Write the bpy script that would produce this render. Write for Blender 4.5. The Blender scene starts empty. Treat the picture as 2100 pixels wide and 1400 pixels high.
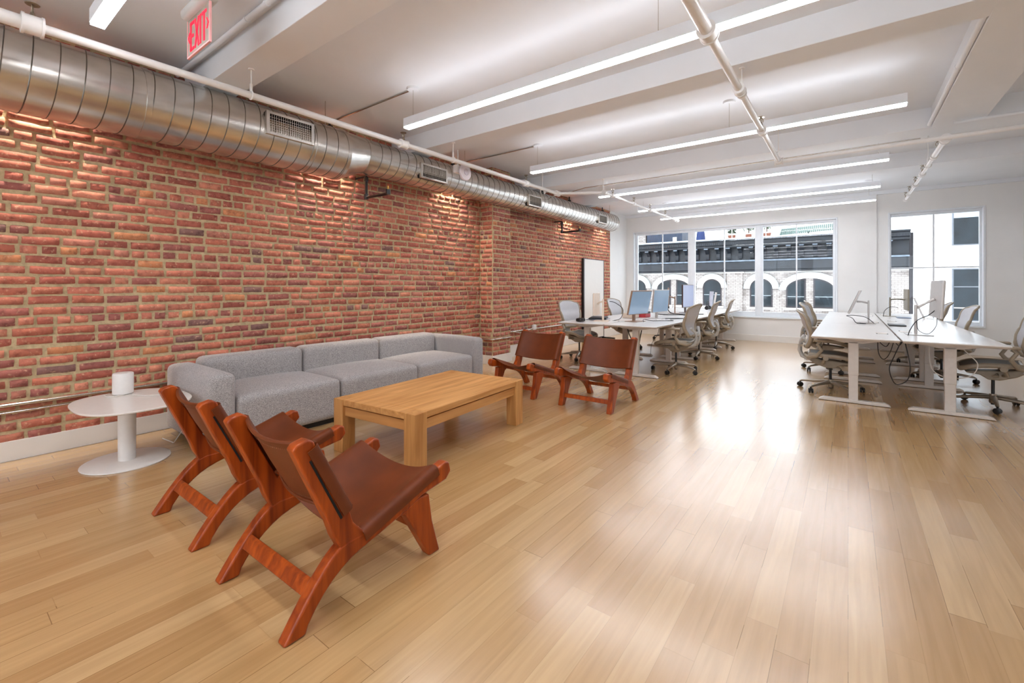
import bpy, bmesh, math, random
from mathutils import Vector, Matrix
random.seed(7)
C = bpy.context.scene.collection
PI = math.pi
R = math.radians
# ------------------------------------------------------------------ camera measurement helpers
F, H, U0, V0 = 919.0, 1.25, 1050.0, 587.5
def ray(u, v):
    a = (u-U0)/F
    return (-.6+a*.8, .8+a*.6, (V0-v)/F)
def atY(u, v, y):
    r = ray(u, v); t = y/r[1]; return (r[0]*t, y, H+r[2]*t)
def atX(u, v, x):
    r = ray(u, v); t = x/r[0]; return (x, r[1]*t, H+r[2]*t)
def atZ(u, v, z):
    r = ray(u, v); t = (z-H)/r[2]; return (r[0]*t, r[1]*t, z)
# ------------------------------------------------------------------ materials
def lin(c):
    return tuple((x/255/12.92 if x/255 <= .04045 else ((x/255+.055)/1.055)**2.4) for x in c)
MATS = {}
def nt(name):
    m = bpy.data.materials.new(name); m.use_nodes = True
    n = m.node_tree.nodes; b = n['Principled BSDF']
    return m, n, m.node_tree.links, b
def mat(name, rgb, rough=.5, metal=0, ns=40, amt=.06, bump=0, stretch=(1,1,1), spec=.5, coat=0, sheen=0, rgb2=None):
    if name in MATS: return MATS[name]
    m, n, l, b = nt(name)
    tc = n.new('ShaderNodeTexCoord'); mp = n.new('ShaderNodeMapping'); mp.inputs['Scale'].default_value = stretch
    no = n.new('ShaderNodeTexNoise'); no.inputs['Scale'].default_value = ns; no.inputs['Detail'].default_value = 4
    cr = n.new('ShaderNodeValToRGB')
    a = lin(rgb); c2 = lin(rgb2) if rgb2 else None
    cr.color_ramp.elements[0].position = .3; cr.color_ramp.elements[1].position = .7
    cr.color_ramp.elements[0].color = (*(x*(1-amt) for x in a), 1) if not c2 else (*a, 1)
    cr.color_ramp.elements[1].color = (*(min(1, x*(1+amt)) for x in a), 1) if not c2 else (*c2, 1)
    l.new(tc.outputs['Object'], mp.inputs['Vector']); l.new(mp.outputs['Vector'], no.inputs['Vector'])
    l.new(no.outputs['Fac'], cr.inputs['Fac']); l.new(cr.outputs['Color'], b.inputs['Base Color'])
    b.inputs['Roughness'].default_value = rough; b.inputs['Metallic'].default_value = metal
    b.inputs['Specular IOR Level'].default_value = spec
    if coat: b.inputs['Coat Weight'].default_value = coat; b.inputs['Coat Roughness'].default_value = .2
    if sheen: b.inputs['Sheen Weight'].default_value = sheen
    if bump:
        bp = n.new('ShaderNodeBump'); bp.inputs['Strength'].default_value = bump; bp.inputs['Distance'].default_value = .01
        l.new(no.outputs['Fac'], bp.inputs['Height']); l.new(bp.outputs['Normal'], b.inputs['Normal'])
    MATS[name] = m
    return m
def emis(name, rgb, s):
    m, n, l, b = nt(name)
    b.inputs['Base Color'].default_value = (*lin(rgb), 1)
    b.inputs['Emission Color'].default_value = (*lin(rgb), 1); b.inputs['Emission Strength'].default_value = s
    return m
def math_(n, l, op, a, b=None, c=None):
    x = n.new('ShaderNodeMath'); x.operation = op
    for i, v in enumerate((a, b, c)):
        if v is None: continue
        if hasattr(v, 'is_linked') or hasattr(v, 'links'): l.new(v, x.inputs[i])
        else: x.inputs[i].default_value = v
    return x.outputs[0]
def floor_mat():
    m, n, l, b = nt('oak_floor_boards')
    tc = n.new('ShaderNodeTexCoord'); sp = n.new('ShaderNodeSeparateXYZ'); l.new(tc.outputs['Object'], sp.inputs[0])
    W = .1025
    xs = math_(n, l, 'DIVIDE', sp.outputs[0], W); row = math_(n, l, 'FLOOR', xs)
    wn = n.new('ShaderNodeTexWhiteNoise'); wn.noise_dimensions = '1D'; l.new(row, wn.inputs['W'])
    off = math_(n, l, 'MULTIPLY', wn.outputs['Value'], 7.3)
    lenr = math_(n, l, 'ADD', math_(n, l, 'MULTIPLY', math_(n, l, 'FRACT', math_(n, l, 'MULTIPLY', wn.outputs['Value'], 13.7)), .7), .75)
    ys = math_(n, l, 'DIVIDE', math_(n, l, 'ADD', sp.outputs[1], off), lenr); idx = math_(n, l, 'FLOOR', ys)
    cb = n.new('ShaderNodeCombineXYZ'); l.new(row, cb.inputs[0]); l.new(idx, cb.inputs[1])
    w2 = n.new('ShaderNodeTexWhiteNoise'); w2.noise_dimensions = '2D'; l.new(cb.outputs[0], w2.inputs['Vector'])
    ramp = n.new('ShaderNodeValToRGB'); e = ramp.color_ramp.elements
    e[0].position = 0; e[0].color = (*lin((188, 148, 99)), 1); e[1].position = 1; e[1].color = (*lin((211, 176, 127)), 1)
    x = e.new(.35); x.color = (*lin((196, 157, 107)), 1); x = e.new(.75); x.color = (*lin((203, 166, 117)), 1)
    l.new(w2.outputs['Value'], ramp.inputs['Fac'])
    # grain
    cb2 = n.new('ShaderNodeCombineXYZ')
    l.new(math_(n, l, 'MULTIPLY', sp.outputs[0], 26), cb2.inputs[0]); l.new(math_(n, l, 'MULTIPLY', sp.outputs[1], 1.3), cb2.inputs[1])
    l.new(math_(n, l, 'MULTIPLY', w2.outputs['Value'], 57), cb2.inputs[2])
    g = n.new('ShaderNodeTexNoise'); g.inputs['Scale'].default_value = 1.6; g.inputs['Detail'].default_value = 4; g.inputs['Distortion'].default_value = .5
    l.new(cb2.outputs[0], g.inputs['Vector'])
    gr = n.new('ShaderNodeValToRGB'); gr.color_ramp.elements[0].position = .3; gr.color_ramp.elements[1].position = .75
    gr.color_ramp.elements[0].color = (.82, .79, .74, 1); gr.color_ramp.elements[1].color = (1.03, 1.03, 1.03, 1)
    l.new(g.outputs['Fac'], gr.inputs['Fac'])
    mx = n.new('ShaderNodeMixRGB'); mx.blend_type = 'MULTIPLY'; mx.inputs[0].default_value = .8
    l.new(ramp.outputs[0], mx.inputs[1]); l.new(gr.outputs[0], mx.inputs[2])
    fx = math_(n, l, 'FRACT', xs); fy = math_(n, l, 'FRACT', ys)
    ex = math_(n, l, 'LESS_THAN', math_(n, l, 'MINIMUM', fx, math_(n, l, 'SUBTRACT', 1, fx)), .011)
    ey = math_(n, l, 'LESS_THAN', math_(n, l, 'MINIMUM', fy, math_(n, l, 'SUBTRACT', 1, fy)), .0012)
    ed = math_(n, l, 'MAXIMUM', ex, ey)
    # gaps are only open in places
    gn = n.new('ShaderNodeTexNoise'); gn.inputs['Scale'].default_value = 1.1; l.new(tc.outputs['Object'], gn.inputs['Vector'])
    ed = math_(n, l, 'MULTIPLY', ed, math_(n, l, 'ADD', math_(n, l, 'MULTIPLY', math_(n, l, 'GREATER_THAN', gn.outputs['Fac'], .5), .45), .2))
    m2 = n.new('ShaderNodeMixRGB'); m2.inputs[2].default_value = (*lin((112, 78, 44)), 1)
    l.new(ed, m2.inputs[0]); l.new(mx.outputs[0], m2.inputs[1]); l.new(m2.outputs[0], b.inputs['Base Color'])
    rg = math_(n, l, 'ADD', math_(n, l, 'MULTIPLY', g.outputs['Fac'], .05), .22)
    l.new(rg, b.inputs['Roughness']); b.inputs['Specular IOR Level'].default_value = .6
    b.inputs['Coat Weight'].default_value = .85; b.inputs['Coat Roughness'].default_value = .2; b.inputs['Coat IOR'].default_value = 1.65
    bp = n.new('ShaderNodeBump'); bp.inputs['Strength'].default_value = .03; bp.inputs['Distance'].default_value = .002
    l.new(math_(n, l, 'SUBTRACT', g.outputs['Fac'], ed), bp.inputs['Height']); l.new(bp.outputs['Normal'], b.inputs['Normal'])
    return m
def brick_mat():
    m, n, l, b = nt('old_red_brick')
    at = n.new('ShaderNodeAttribute'); at.attribute_name = 'Col'
    tc = n.new('ShaderNodeTexCoord')
    no = n.new('ShaderNodeTexNoise'); no.inputs['Scale'].default_value = 22; no.inputs['Detail'].default_value = 6; no.inputs['Roughness'].default_value = .65
    l.new(tc.outputs['Object'], no.inputs['Vector'])
    r = n.new('ShaderNodeValToRGB'); e = r.color_ramp.elements
    e[0].position = .28; e[0].color = (.55, .47, .46, 1); e[1].position = .66; e[1].color = (1.12, 1.08, 1.05, 1); x = e.new(.48); x.color = (.97, .96, .95, 1)
    l.new(no.outputs['Fac'], r.inputs['Fac'])
    mx = n.new('ShaderNodeMixRGB'); mx.blend_type = 'MULTIPLY'; mx.inputs[0].default_value = 1
    l.new(at.outputs['Color'], mx.inputs[1]); l.new(r.outputs[0], mx.inputs[2])
    n2 = n.new('ShaderNodeTexNoise'); n2.inputs['Scale'].default_value = 46; n2.inputs['Detail'].default_value = 5; l.new(tc.outputs['Object'], n2.inputs['Vector'])
    r2 = n.new('ShaderNodeValToRGB'); r2.color_ramp.elements[0].position = .58; r2.color_ramp.elements[1].position = .72
    r2.color_ramp.elements[0].color = (0, 0, 0, 1); r2.color_ramp.elements[1].color = (.55, .55, .55, 1); l.new(n2.outputs['Fac'], r2.inputs['Fac'])
    m2 = n.new('ShaderNodeMixRGB'); m2.inputs[2].default_value = (*lin((222, 180, 148)), 1)
    l.new(r2.outputs[0], m2.inputs[0]); l.new(mx.outputs[0], m2.inputs[1])
    l.new(m2.outputs[0], b.inputs['Base Color']); b.inputs['Roughness'].default_value = .75; b.inputs['Specular IOR Level'].default_value = .35
    bp = n.new('ShaderNodeBump'); bp.inputs['Strength'].default_value = .55; bp.inputs['Distance'].default_value = .006
    l.new(no.outputs['Fac'], bp.inputs['Height']); l.new(bp.outputs['Normal'], b.inputs['Normal'])
    return m
def wood_mat(name, c1, c2, axis=1, sc=1.0, rough=.4, coat=0):
    m, n, l, b = nt(name)
    tc = n.new('ShaderNodeTexCoord'); mp = n.new('ShaderNodeMapping')
    s = [22*sc]*3; s[axis] = 1.6*sc; mp.inputs['Scale'].default_value = s
    no = n.new('ShaderNodeTexNoise'); no.inputs['Scale'].default_value = 1; no.inputs['Detail'].default_value = 6; no.inputs['Distortion'].default_value = .6
    l.new(tc.outputs['Object'], mp.inputs[0]); l.new(mp.outputs[0], no.inputs['Vector'])
    r = n.new('ShaderNodeValToRGB'); r.color_ramp.elements[0].position = .3; r.color_ramp.elements[1].position = .7
    r.color_ramp.elements[0].color = (*lin(c1), 1); r.color_ramp.elements[1].color = (*lin(c2), 1)
    l.new(no.outputs['Fac'], r.inputs[0]); l.new(r.outputs[0], b.inputs['Base Color']); b.inputs['Roughness'].default_value = rough
    if coat: b.inputs['Coat Weight'].default_value = coat; b.inputs['Coat Roughness'].default_value = .25
    b.inputs['Specular IOR Level'].default_value = .35
    bp = n.new('ShaderNodeBump'); bp.inputs['Strength'].default_value = .08; bp.inputs['Distance'].default_value = .004
    l.new(no.outputs['Fac'], bp.inputs['Height']); l.new(bp.outputs['Normal'], b.inputs['Normal'])
    return m
def fabric_mat():
    m, n, l, b = nt('heather_grey_fabric')
    tc = n.new('ShaderNodeTexCoord'); mp = n.new('ShaderNodeMapping'); mp.inputs['Scale'].default_value = (1, .55, 1.6)
    no = n.new('ShaderNodeTexNoise'); no.inputs['Scale'].default_value = 280; no.inputs['Detail'].default_value = 3; no.inputs['Roughness'].default_value = .7
    l.new(tc.outputs['Object'], mp.inputs[0]); l.new(mp.outputs[0], no.inputs['Vector'])
    r = n.new('ShaderNodeValToRGB'); e = r.color_ramp.elements
    e[0].position = .34; e[0].color = (*lin((104, 100, 100)), 1); e[1].position = .66; e[1].color = (*lin((212, 207, 204)), 1); x = e.new(.5); x.color = (*lin((162, 157, 156)), 1)
    l.new(no.outputs['Fac'], r.inputs[0]); l.new(r.outputs[0], b.inputs['Base Color']); b.inputs['Roughness'].default_value = .95
    b.inputs['Specular IOR Level'].default_value = .15; b.inputs['Sheen Weight'].default_value = .25
    bp = n.new('ShaderNodeBump'); bp.inputs['Strength'].default_value = .35; bp.inputs['Distance'].default_value = .002
    l.new(no.outputs['Fac'], bp.inputs['Height']); l.new(bp.outputs['Normal'], b.inputs['Normal'])
    return m
def glass_mat(name, tint=(1, 1, 1), refl=.5):
    m = bpy.data.materials.new(name); m.use_nodes = True; n = m.node_tree.nodes; l = m.node_tree.links; n.clear()
    o = n.new('ShaderNodeOutputMaterial'); t = n.new('ShaderNodeBsdfTransparent'); t.inputs[0].default_value = (*tint, 1)
    g = n.new('ShaderNodeBsdfGlossy'); g.inputs['Roughness'].default_value = .01
    fr = n.new('ShaderNodeFresnel'); fr.inputs[0].default_value = 1.45
    no = n.new('ShaderNodeTexNoise'); no.inputs['Scale'].default_value = .8
    mu = n.new('ShaderNodeMath'); mu.operation = 'MULTIPLY'; mu.inputs[1].default_value = refl
    l.new(fr.outputs[0], mu.inputs[0]); mx = n.new('ShaderNodeMixShader')
    l.new(mu.outputs[0], mx.inputs[0]); l.new(t.outputs[0], mx.inputs[1]); l.new(g.outputs[0], mx.inputs[2]); l.new(mx.outputs[0], o.inputs[0])
    return m
def light_brick_mat():
    m, n, l, b = nt('pale_facade_brick')
    tc = n.new('ShaderNodeTexCoord'); sp = n.new('ShaderNodeSeparateXYZ'); l.new(tc.outputs['Object'], sp.inputs[0])
    cb = n.new('ShaderNodeCombineXYZ'); l.new(sp.outputs[0], cb.inputs[0]); l.new(sp.outputs[2], cb.inputs[1])
    br = n.new('ShaderNodeTexBrick'); br.inputs['Scale'].default_value = 1; br.inputs['Brick Width'].default_value = .22; br.inputs['Row Height'].default_value = .085
    br.inputs['Mortar Size'].default_value = .008; br.inputs['Color1'].default_value = (*lin((190, 184, 180)), 1); br.inputs['Color2'].default_value = (*lin((162, 154, 149)), 1)
    br.inputs['Mortar'].default_value = (*lin((108, 98, 92)), 1); l.new(cb.outputs[0], br.inputs['Vector'])
    no = n.new('ShaderNodeTexNoise'); no.inputs['Scale'].default_value = 1.7; no.inputs['Detail'].default_value = 6; l.new(tc.outputs['Object'], no.inputs['Vector'])
    r = n.new('ShaderNodeValToRGB'); r.color_ramp.elements[0].position = .35; r.color_ramp.elements[0].color = (.62, .6, .58, 1); r.color_ramp.elements[1].position = .6; r.color_ramp.elements[1].color = (1.1, 1.1, 1.1, 1)
    l.new(no.outputs['Fac'], r.inputs[0]); mx = n.new('ShaderNodeMixRGB'); mx.blend_type = 'MULTIPLY'; mx.inputs[0].default_value = .8
    l.new(br.outputs[0], mx.inputs[1]); l.new(r.outputs[0], mx.inputs[2]); l.new(mx.outputs[0], b.inputs['Base Color']); b.inputs['Roughness'].default_value = .9
    return m
M_floor = floor_mat(); M_brick = brick_mat()
M_mortar = mat('sandy_mortar', (190, 170, 134), .95, ns=30, amt=.18, bump=.6, spec=.2)
M_wall = mat('white_wall_paint', (236, 235, 233), .6, ns=3, amt=.015)
M_ceil = mat('white_ceiling_paint', (234, 237, 241), .7, ns=3, amt=.015)
M_trimw = mat('white_trim_paint', (232, 228, 222), .4, ns=8, amt=.02)
M_pipe = mat('white_pipe_paint', (236, 234, 232), .3, ns=20, amt=.02)
M_galv = mat('galvanised_duct_metal', (208, 204, 198), .27, metal=1, ns=7, amt=.16, stretch=(1, .5, 1), bump=.02)
M_galvd = mat('duct_seam_metal', (112, 106, 98), .35, metal=1, ns=30, amt=.1)
M_steel = mat('conduit_metal', (196, 190, 182), .22, metal=1, ns=30, amt=.08)
M_bolt = mat('bronze_sprinkler_metal', (150, 138, 120), .3, metal=1, ns=90, amt=.2)
M_black = mat('black_plastic', (18, 18, 20), .4, ns=60, amt=.2)
M_blackpipe = mat('black_iron_pipe', (16, 15, 16), .3, ns=60, amt=.2)
M_brass = mat('brass_valve', (170, 130, 70), .3, metal=1, ns=60, amt=.2)
M_dark = mat('painted_void_shade', (22, 20, 20), .9, ns=10, amt=.2)  # near-black painted in for shade inside the grilles and sling slots
M_fab = fabric_mat()
M_oak = wood_mat('coffee_table_oak', (188, 130, 70), (224, 170, 108), 1, 1, .45)
M_oakz = wood_mat('coffee_table_oak_upright', (178, 122, 66), (214, 160, 98), 2, 1, .45)
M_oakx = wood_mat('coffee_table_oak_cross', (192, 134, 76), (214, 158, 96), 0, 1, .45)
M_teak = wood_mat('red_stained_teak', (122, 44, 8), (184, 82, 20), 2, 1.2, .36, .06)
M_leath = mat('cognac_leather', (108, 50, 19), .45, ns=7, amt=.18, bump=.03, spec=.35)
M_lstitch = mat('leather_edge_stitch', (84, 38, 22), .6, ns=60, amt=.2)
M_white = mat('white_powder_coat', (232, 228, 224), .45, ns=30, amt=.02)
M_whtop = mat('white_laminate', (236, 232, 226), .25, ns=30, amt=.015)
M_desk = mat('white_desk_laminate', (232, 229, 226), .22, ns=30, amt=.015)
M_deske = mat('white_desk_edge', (206, 198, 190), .4, ns=30, amt=.02)
M_deskleg = mat('light_grey_desk_metal', (214, 206, 198), .35, ns=30, amt=.03)
M_chf = mat('stone_grey_chair_plastic', (158, 144, 124), .38, ns=25, amt=.08)
M_chl = mat('pale_grey_chair_plastic', (186, 184, 180), .4, ns=25, amt=.05)
M_mesh = mat('grey_chair_mesh', (196, 196, 200), .6, ns=300, amt=.25, bump=.1)
M_meshd = mat('dark_grey_seat_mesh', (92, 88, 82), .6, ns=300, amt=.25, bump=.1)
M_chb = mat('brushed_chair_base', (150, 138, 122), .3, metal=.5, ns=25, amt=.08)
M_alu = mat('silver_monitor_back', (190, 184, 180), .3, metal=.3, ns=25, amt=.04)
M_screen = mat('glossy_dark_screen', (16, 20, 30), .04, ns=2, amt=.2, spec=.9)
M_screenb = mat('painted_screen_reflection', (158, 188, 216), .12, ns=2, amt=.1, spec=.9)  # pale blue stands in for windows reflected in the screens
M_tan = mat('tan_monitor_edge', (150, 118, 96), .4, ns=25, amt=.06)
M_lite = emis('fixture_diffuser', (243, 246, 252), 29)
M_up = emis('added_uplight', (243, 246, 252), 6)  # glow of the uplight strips added to brighten the ceiling
M_red = emis('exit_red', (240, 30, 60), .9)
M_exitp = mat('exit_panel_grey', (168, 160, 150), .25, ns=20, amt=.04)
M_exitr = mat('exit_panel_edge', (255, 190, 190), .2, ns=20, amt=.03)
M_glass = glass_mat('window_glass', (.97, .985, 1), .42)
M_fglass = mat('far_window_glass', (24, 34, 40), .06, ns=1.2, amt=.6, spec=.35)
M_frame = mat('window_frame_white', (232, 236, 240), .35, ns=20, amt=.02)
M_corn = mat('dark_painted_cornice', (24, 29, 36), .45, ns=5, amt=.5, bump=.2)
M_cornl = mat('grey_cornice_edge', (110, 122, 134), .5, ns=5, amt=.35)  # paler blue-grey for the lower ledge and bracket caps
M_fbrick = light_brick_mat()
M_stone = mat('white_arch_stone', (206, 202, 196), .8, ns=4, amt=.06)
M_wfac = mat('white_rendered_facade', (246, 248, 248), .8, ns=1, amt=.02)
M_mull = mat('dark_sash_paint', (46, 40, 44), .5, ns=5, amt=.2)
M_blue = mat('navy_parasol_cloth', (44, 58, 104), .8, ns=8, amt=.2)
M_leaf = mat('terrace_leaf', (104, 122, 96), .7, ns=9, amt=.4)
M_bark = mat('terrace_bark', (90, 66, 50), .8, ns=9, amt=.3)
M_terr = mat('terracotta_planter', (150, 96, 76), .8, ns=9, amt=.2)
M_redb = mat('red_box_card', (190, 60, 66), .5, ns=9, amt=.1)
M_beige = mat('cream_box_card', (226, 208, 190), .5, ns=9, amt=.05)
M_asph = mat('street_asphalt', (90, 90, 92), .9, ns=3, amt=.2)
M_cable = mat('black_cable_rubber', (20, 22, 26), .5, ns=30, amt=.2)
M_cablew = mat('white_cable_rubber', (222, 216, 208), .5, ns=30, amt=.05)
M_paper = mat('rolled_drawing_paper', (200, 205, 220), .6, ns=20, amt=.1)
M_brown = mat('rough_timber', (96, 60, 34), .9, ns=14, amt=.35, bump=.5)
# ------------------------------------------------------------------ mesh builder
class MB:
    def __init__(s): s.v = []; s.f = []
    def add(s, vs, fs, M=None):
        o = len(s.v)
        s.v += [tuple(M @ Vector(v)) for v in vs] if M else [tuple(v) for v in vs]
        s.f += [tuple(i+o for i in f) for f in fs]; return s
    def box(s, a, b, M=None):
        x0, y0, z0 = a; x1, y1, z1 = b
        return s.add([(x0,y0,z0),(x1,y0,z0),(x1,y1,z0),(x0,y1,z0),(x0,y0,z1),(x1,y0,z1),(x1,y1,z1),(x0,y1,z1)],
                     [(0,3,2,1),(4,5,6,7),(0,1,5,4),(1,2,6,5),(2,3,7,6),(3,0,4,7)], M)
    def loft(s, rings, closed=True, cap=True):
        n = len(rings[0]); o = len(s.v)
        for r in rings: s.v += [tuple(p) for p in r]
        for i in range(len(rings)-1):
            for j in range(n if closed else n-1):
                k = (j+1) % n
                s.f.append((o+i*n+j, o+i*n+k, o+(i+1)*n+k, o+(i+1)*n+j))
        if cap and closed:
            s.f.append(tuple(o+j for j in reversed(range(n)))); e = o+(len(rings)-1)*n
            s.f.append(tuple(e+j for j in range(n)))
        return s
    def tube(s, pts, r, n=10, flat=None, up=(0,0,1)):
        pts = [Vector(p) for p in pts]; rs = r if isinstance(r, (list, tuple)) else [r]*len(pts)
        rings = []; u0 = None
        for i, p in enumerate(pts):
            d = (pts[min(i+1, len(pts)-1)]-pts[max(i-1, 0)]).normalized()
            if u0 is None:
                u = Vector(up); u = u-d*u.dot(d)
                if u.length < 1e-3: u = Vector((1,0,0)); u = u-d*u.dot(d)
            else: u = u0-d*u0.dot(d)
            u.normalize(); u0 = u; w = d.cross(u)
            fa = flat if flat else 1
            rings.append([p+(u*math.cos(2*PI*k/n)*fa+w*math.sin(2*PI*k/n))*rs[i] for k in range(n)])
        return s.loft(rings)
    def cyl(s, a, b, r, n=20, r2=None): return s.tube([a, b], [r, r if r2 is None else r2], n)
    def lathe(s, prof, c=(0,0,0), n=28, axis='z'):
        rings = []
        for (r, h) in prof:
            ring = []
            for k in range(n):
                a = 2*PI*k/n
                if axis == 'z': ring.append((c[0]+r*math.cos(a), c[1]+r*math.sin(a), c[2]+h))
                elif axis == 'x': ring.append((c[0]+h, c[1]+r*math.cos(a), c[2]+r*math.sin(a)))
                else: ring.append((c[0]+r*math.sin(a), c[1]+h, c[2]+r*math.cos(a)))
            rings.append(ring)
        return s.loft(rings)
    def prism(s, poly, lo, hi, plane='yz', M=None):
        def P(p, t): return (t, p[0], p[1]) if plane == 'yz' else ((p[0], t, p[1]) if plane == 'xz' else (p[0], p[1], t))
        n = len(poly); vs = [P(p, lo) for p in poly]+[P(p, hi) for p in poly]
        fs = [tuple(range(n)), tuple(range(2*n-1, n-1, -1))]+[(i, i+n, (i+1) % n+n, (i+1) % n) for i in range(n)]
        return s.add(vs, fs, M)
    def rbox(s, a, b, r, puff=0, n=8, pow_=2, M=None):
        c = [(a[i]+b[i])/2 for i in range(3)]; h = [(b[i]-a[i])/2 for i in range(3)]
        r = min(r, *h); vs = {}; V = []; Fc = []
        def key(p): return tuple(round(x, 5) for x in p)
        def vert(q):
            # q in [-1,1]^3 on the cube surface; spread samples toward the rounded edges
            p = []
            for i in range(3):
                t = abs(q[i]); inner = (h[i]-r)/h[i] if h[i] > 0 else 0
                t2 = (t/.6*inner) if t < .6 else inner+(t-.6)/.4*(1-inner)
                p.append(math.copysign(t2*h[i], q[i]))
            cl = Vector([max(-(h[i]-r), min(h[i]-r, p[i])) for i in range(3)])
            d = Vector(p)-cl
            P = cl+(d.normalized()*r if d.length > 1e-9 else d)
            if puff:
                P.z += puff*(1-(P.x/h[0])**2)*(1-(P.y/h[1])**2)*(1 if P.z > 0 else 0)
            P = P+Vector(c); k = key(P)
            if k not in vs: vs[k] = len(V); V.append(tuple(P))
            return vs[k]
        g = [-1+2*i/n for i in range(n+1)]
        for ax in range(3):
            for sg in (-1, 1):
                for i in range(n):
                    for j in range(n):
                        q = []
                        for (x, y) in ((g[i], g[j]), (g[i+1], g[j]), (g[i+1], g[j+1]), (g[i], g[j+1])):
                            t = [0,0,0]; t[ax] = sg; t[(ax+1) % 3] = x; t[(ax+2) % 3] = y; q.append(vert(t))
                        if sg < 0: q.reverse()
                        qq = []
                        for w in q:
                            if w not in qq: qq.append(w)
                        if len(qq) > 2: Fc.append(tuple(qq))
        return s.add(V, Fc, M)
    def sheet(s, grid, th, M=None):
        # grid[i][j] points -> thick sheet
        ni, nj = len(grid), len(grid[0]); P = [[Vector(p) for p in r] for r in grid]
        top, bot = [], []
        for i in range(ni):
            for j in range(nj):
                du = P[min(i+1, ni-1)][j]-P[max(i-1, 0)][j]; dv = P[i][min(j+1, nj-1)]-P[i][max(j-1, 0)]
                nn = du.cross(dv); nn = nn.normalized() if nn.length > 1e-9 else Vector((0,0,1))
                top.append(P[i][j]+nn*th/2); bot.append(P[i][j]-nn*th/2)
        vs = top+bot; N = ni*nj; fs = []
        I = lambda i, j: i*nj+j
        for i in range(ni-1):
            for j in range(nj-1):
                fs.append((I(i,j), I(i+1,j), I(i+1,j+1), I(i,j+1))); fs.append((N+I(i,j), N+I(i,j+1), N+I(i+1,j+1), N+I(i+1,j)))
        for i in range(ni-1):
            fs.append((I(i,0), N+I(i,0), N+I(i+1,0), I(i+1,0))); fs.append((I(i,nj-1), I(i+1,nj-1), N+I(i+1,nj-1), N+I(i,nj-1)))
        for j in range(nj-1):
            fs.append((I(0,j), I(0,j+1), N+I(0,j+1), N+I(0,j))); fs.append((I(ni-1,j), N+I(ni-1,j), N+I(ni-1,j+1), I(ni-1,j+1)))
        return s.add(vs, fs, M)
    def build(s, name, m, parent=None, bevel=0, smooth=True, seg=2, ang=40, recalc=True):
        me = bpy.data.meshes.new(name); me.from_pydata(s.v, [], s.f); me.update()
        if recalc:
            bm = bmesh.new(); bm.from_mesh(me); bmesh.ops.recalc_face_normals(bm, faces=bm.faces); bm.to_mesh(me); bm.free()
        me.materials.append(m)
        o = bpy.data.objects.new(name, me); C.objects.link(o)
        if smooth:
            me.polygons.foreach_set('use_smooth', [True]*len(me.polygons))
            try: me.set_sharp_from_angle(angle=R(ang))
            except Exception: pass
        if bevel:
            b = o.modifiers.new('bevel', 'BEVEL'); b.width = bevel; b.segments = seg; b.limit_method = 'ANGLE'; b.angle_limit = R(40); b.harden_normals = False
        if parent: o.parent = parent
        return o
def tag(o, label, cat, group=None, kind=None):
    if label: o['label'] = label
    if cat: o['category'] = cat
    if group: o['group'] = group
    if kind: o['kind'] = kind
    return o
def thing(name, label, cat, loc=(0,0,0), rz=0, group=None):
    o = bpy.data.objects.new(name, None); C.objects.link(o); o.location = loc; o.rotation_euler = (0,0,rz); o.empty_display_size = .1
    return tag(o, label, cat, group)
def struct(o): o['kind'] = 'structure'; return o
def plabel(o, t): o['label'] = t; return o
def copy_tree(o, parent=None):
    c = o.copy(); C.objects.link(c)
    if parent: c.parent = parent
    for ch in list(o.children): copy_tree(ch, c)
    return c
def dup(o, loc, rz, label, group=None):
    c = copy_tree(o); c.location = loc; c.rotation_euler = (0,0,rz); c['label'] = label
    if group: c['group'] = group
    return c
# ================================================================== SETTING
XW, XR, YB, YF = -4.82, 3.4, -4.2, 11.6      # brick face, right wall, rear wall, window wall
ZC, ZB = 3.16, 2.95
struct(MB().box((XW-.3, YB-.2, -.12), (XR+.2, YF+.3, 0)).build('floor', M_floor, smooth=False))
struct(MB().box((XW-.3, YB-.2, ZC), (XR+.2, YF+.3, ZC+.2)).build('ceiling', M_ceil, smooth=False))
beams = [(-3.1, -2.82), (1.47, 1.73), (3.78, 4.06), (6.50, 6.86), (8.44, 8.71)]
k = 1
for (y0, y1) in beams:
    struct(MB().box((XW-.1, y0, ZB), (XR, y1, ZC+.01)).build('trim_%d' % k, M_ceil, bevel=.004, smooth=False)); k += 1
struct(MB().box((.71, YB, ZB-.001), (1.11, 6.5, ZC+.01)).build('trim_%d' % k, M_ceil, bevel=.004, smooth=False)); k += 1
struct(MB().box((XW, YF-.05, 3.09), (XR, YF, ZC+.005)).build('trim_%d' % k, M_ceil, smooth=False)); k += 1
struct(MB().box((-.02, YF-.04, 0), (.46, YF+.01, 3.095)).build('trim_%d' % k, M_wall, smooth=False)); k += 1
struct(MB().box((2.45, YF-.35, 0), (XR, YF+.01, ZC)).build('trim_%d' % k, M_wall, smooth=False)); k += 1

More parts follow.
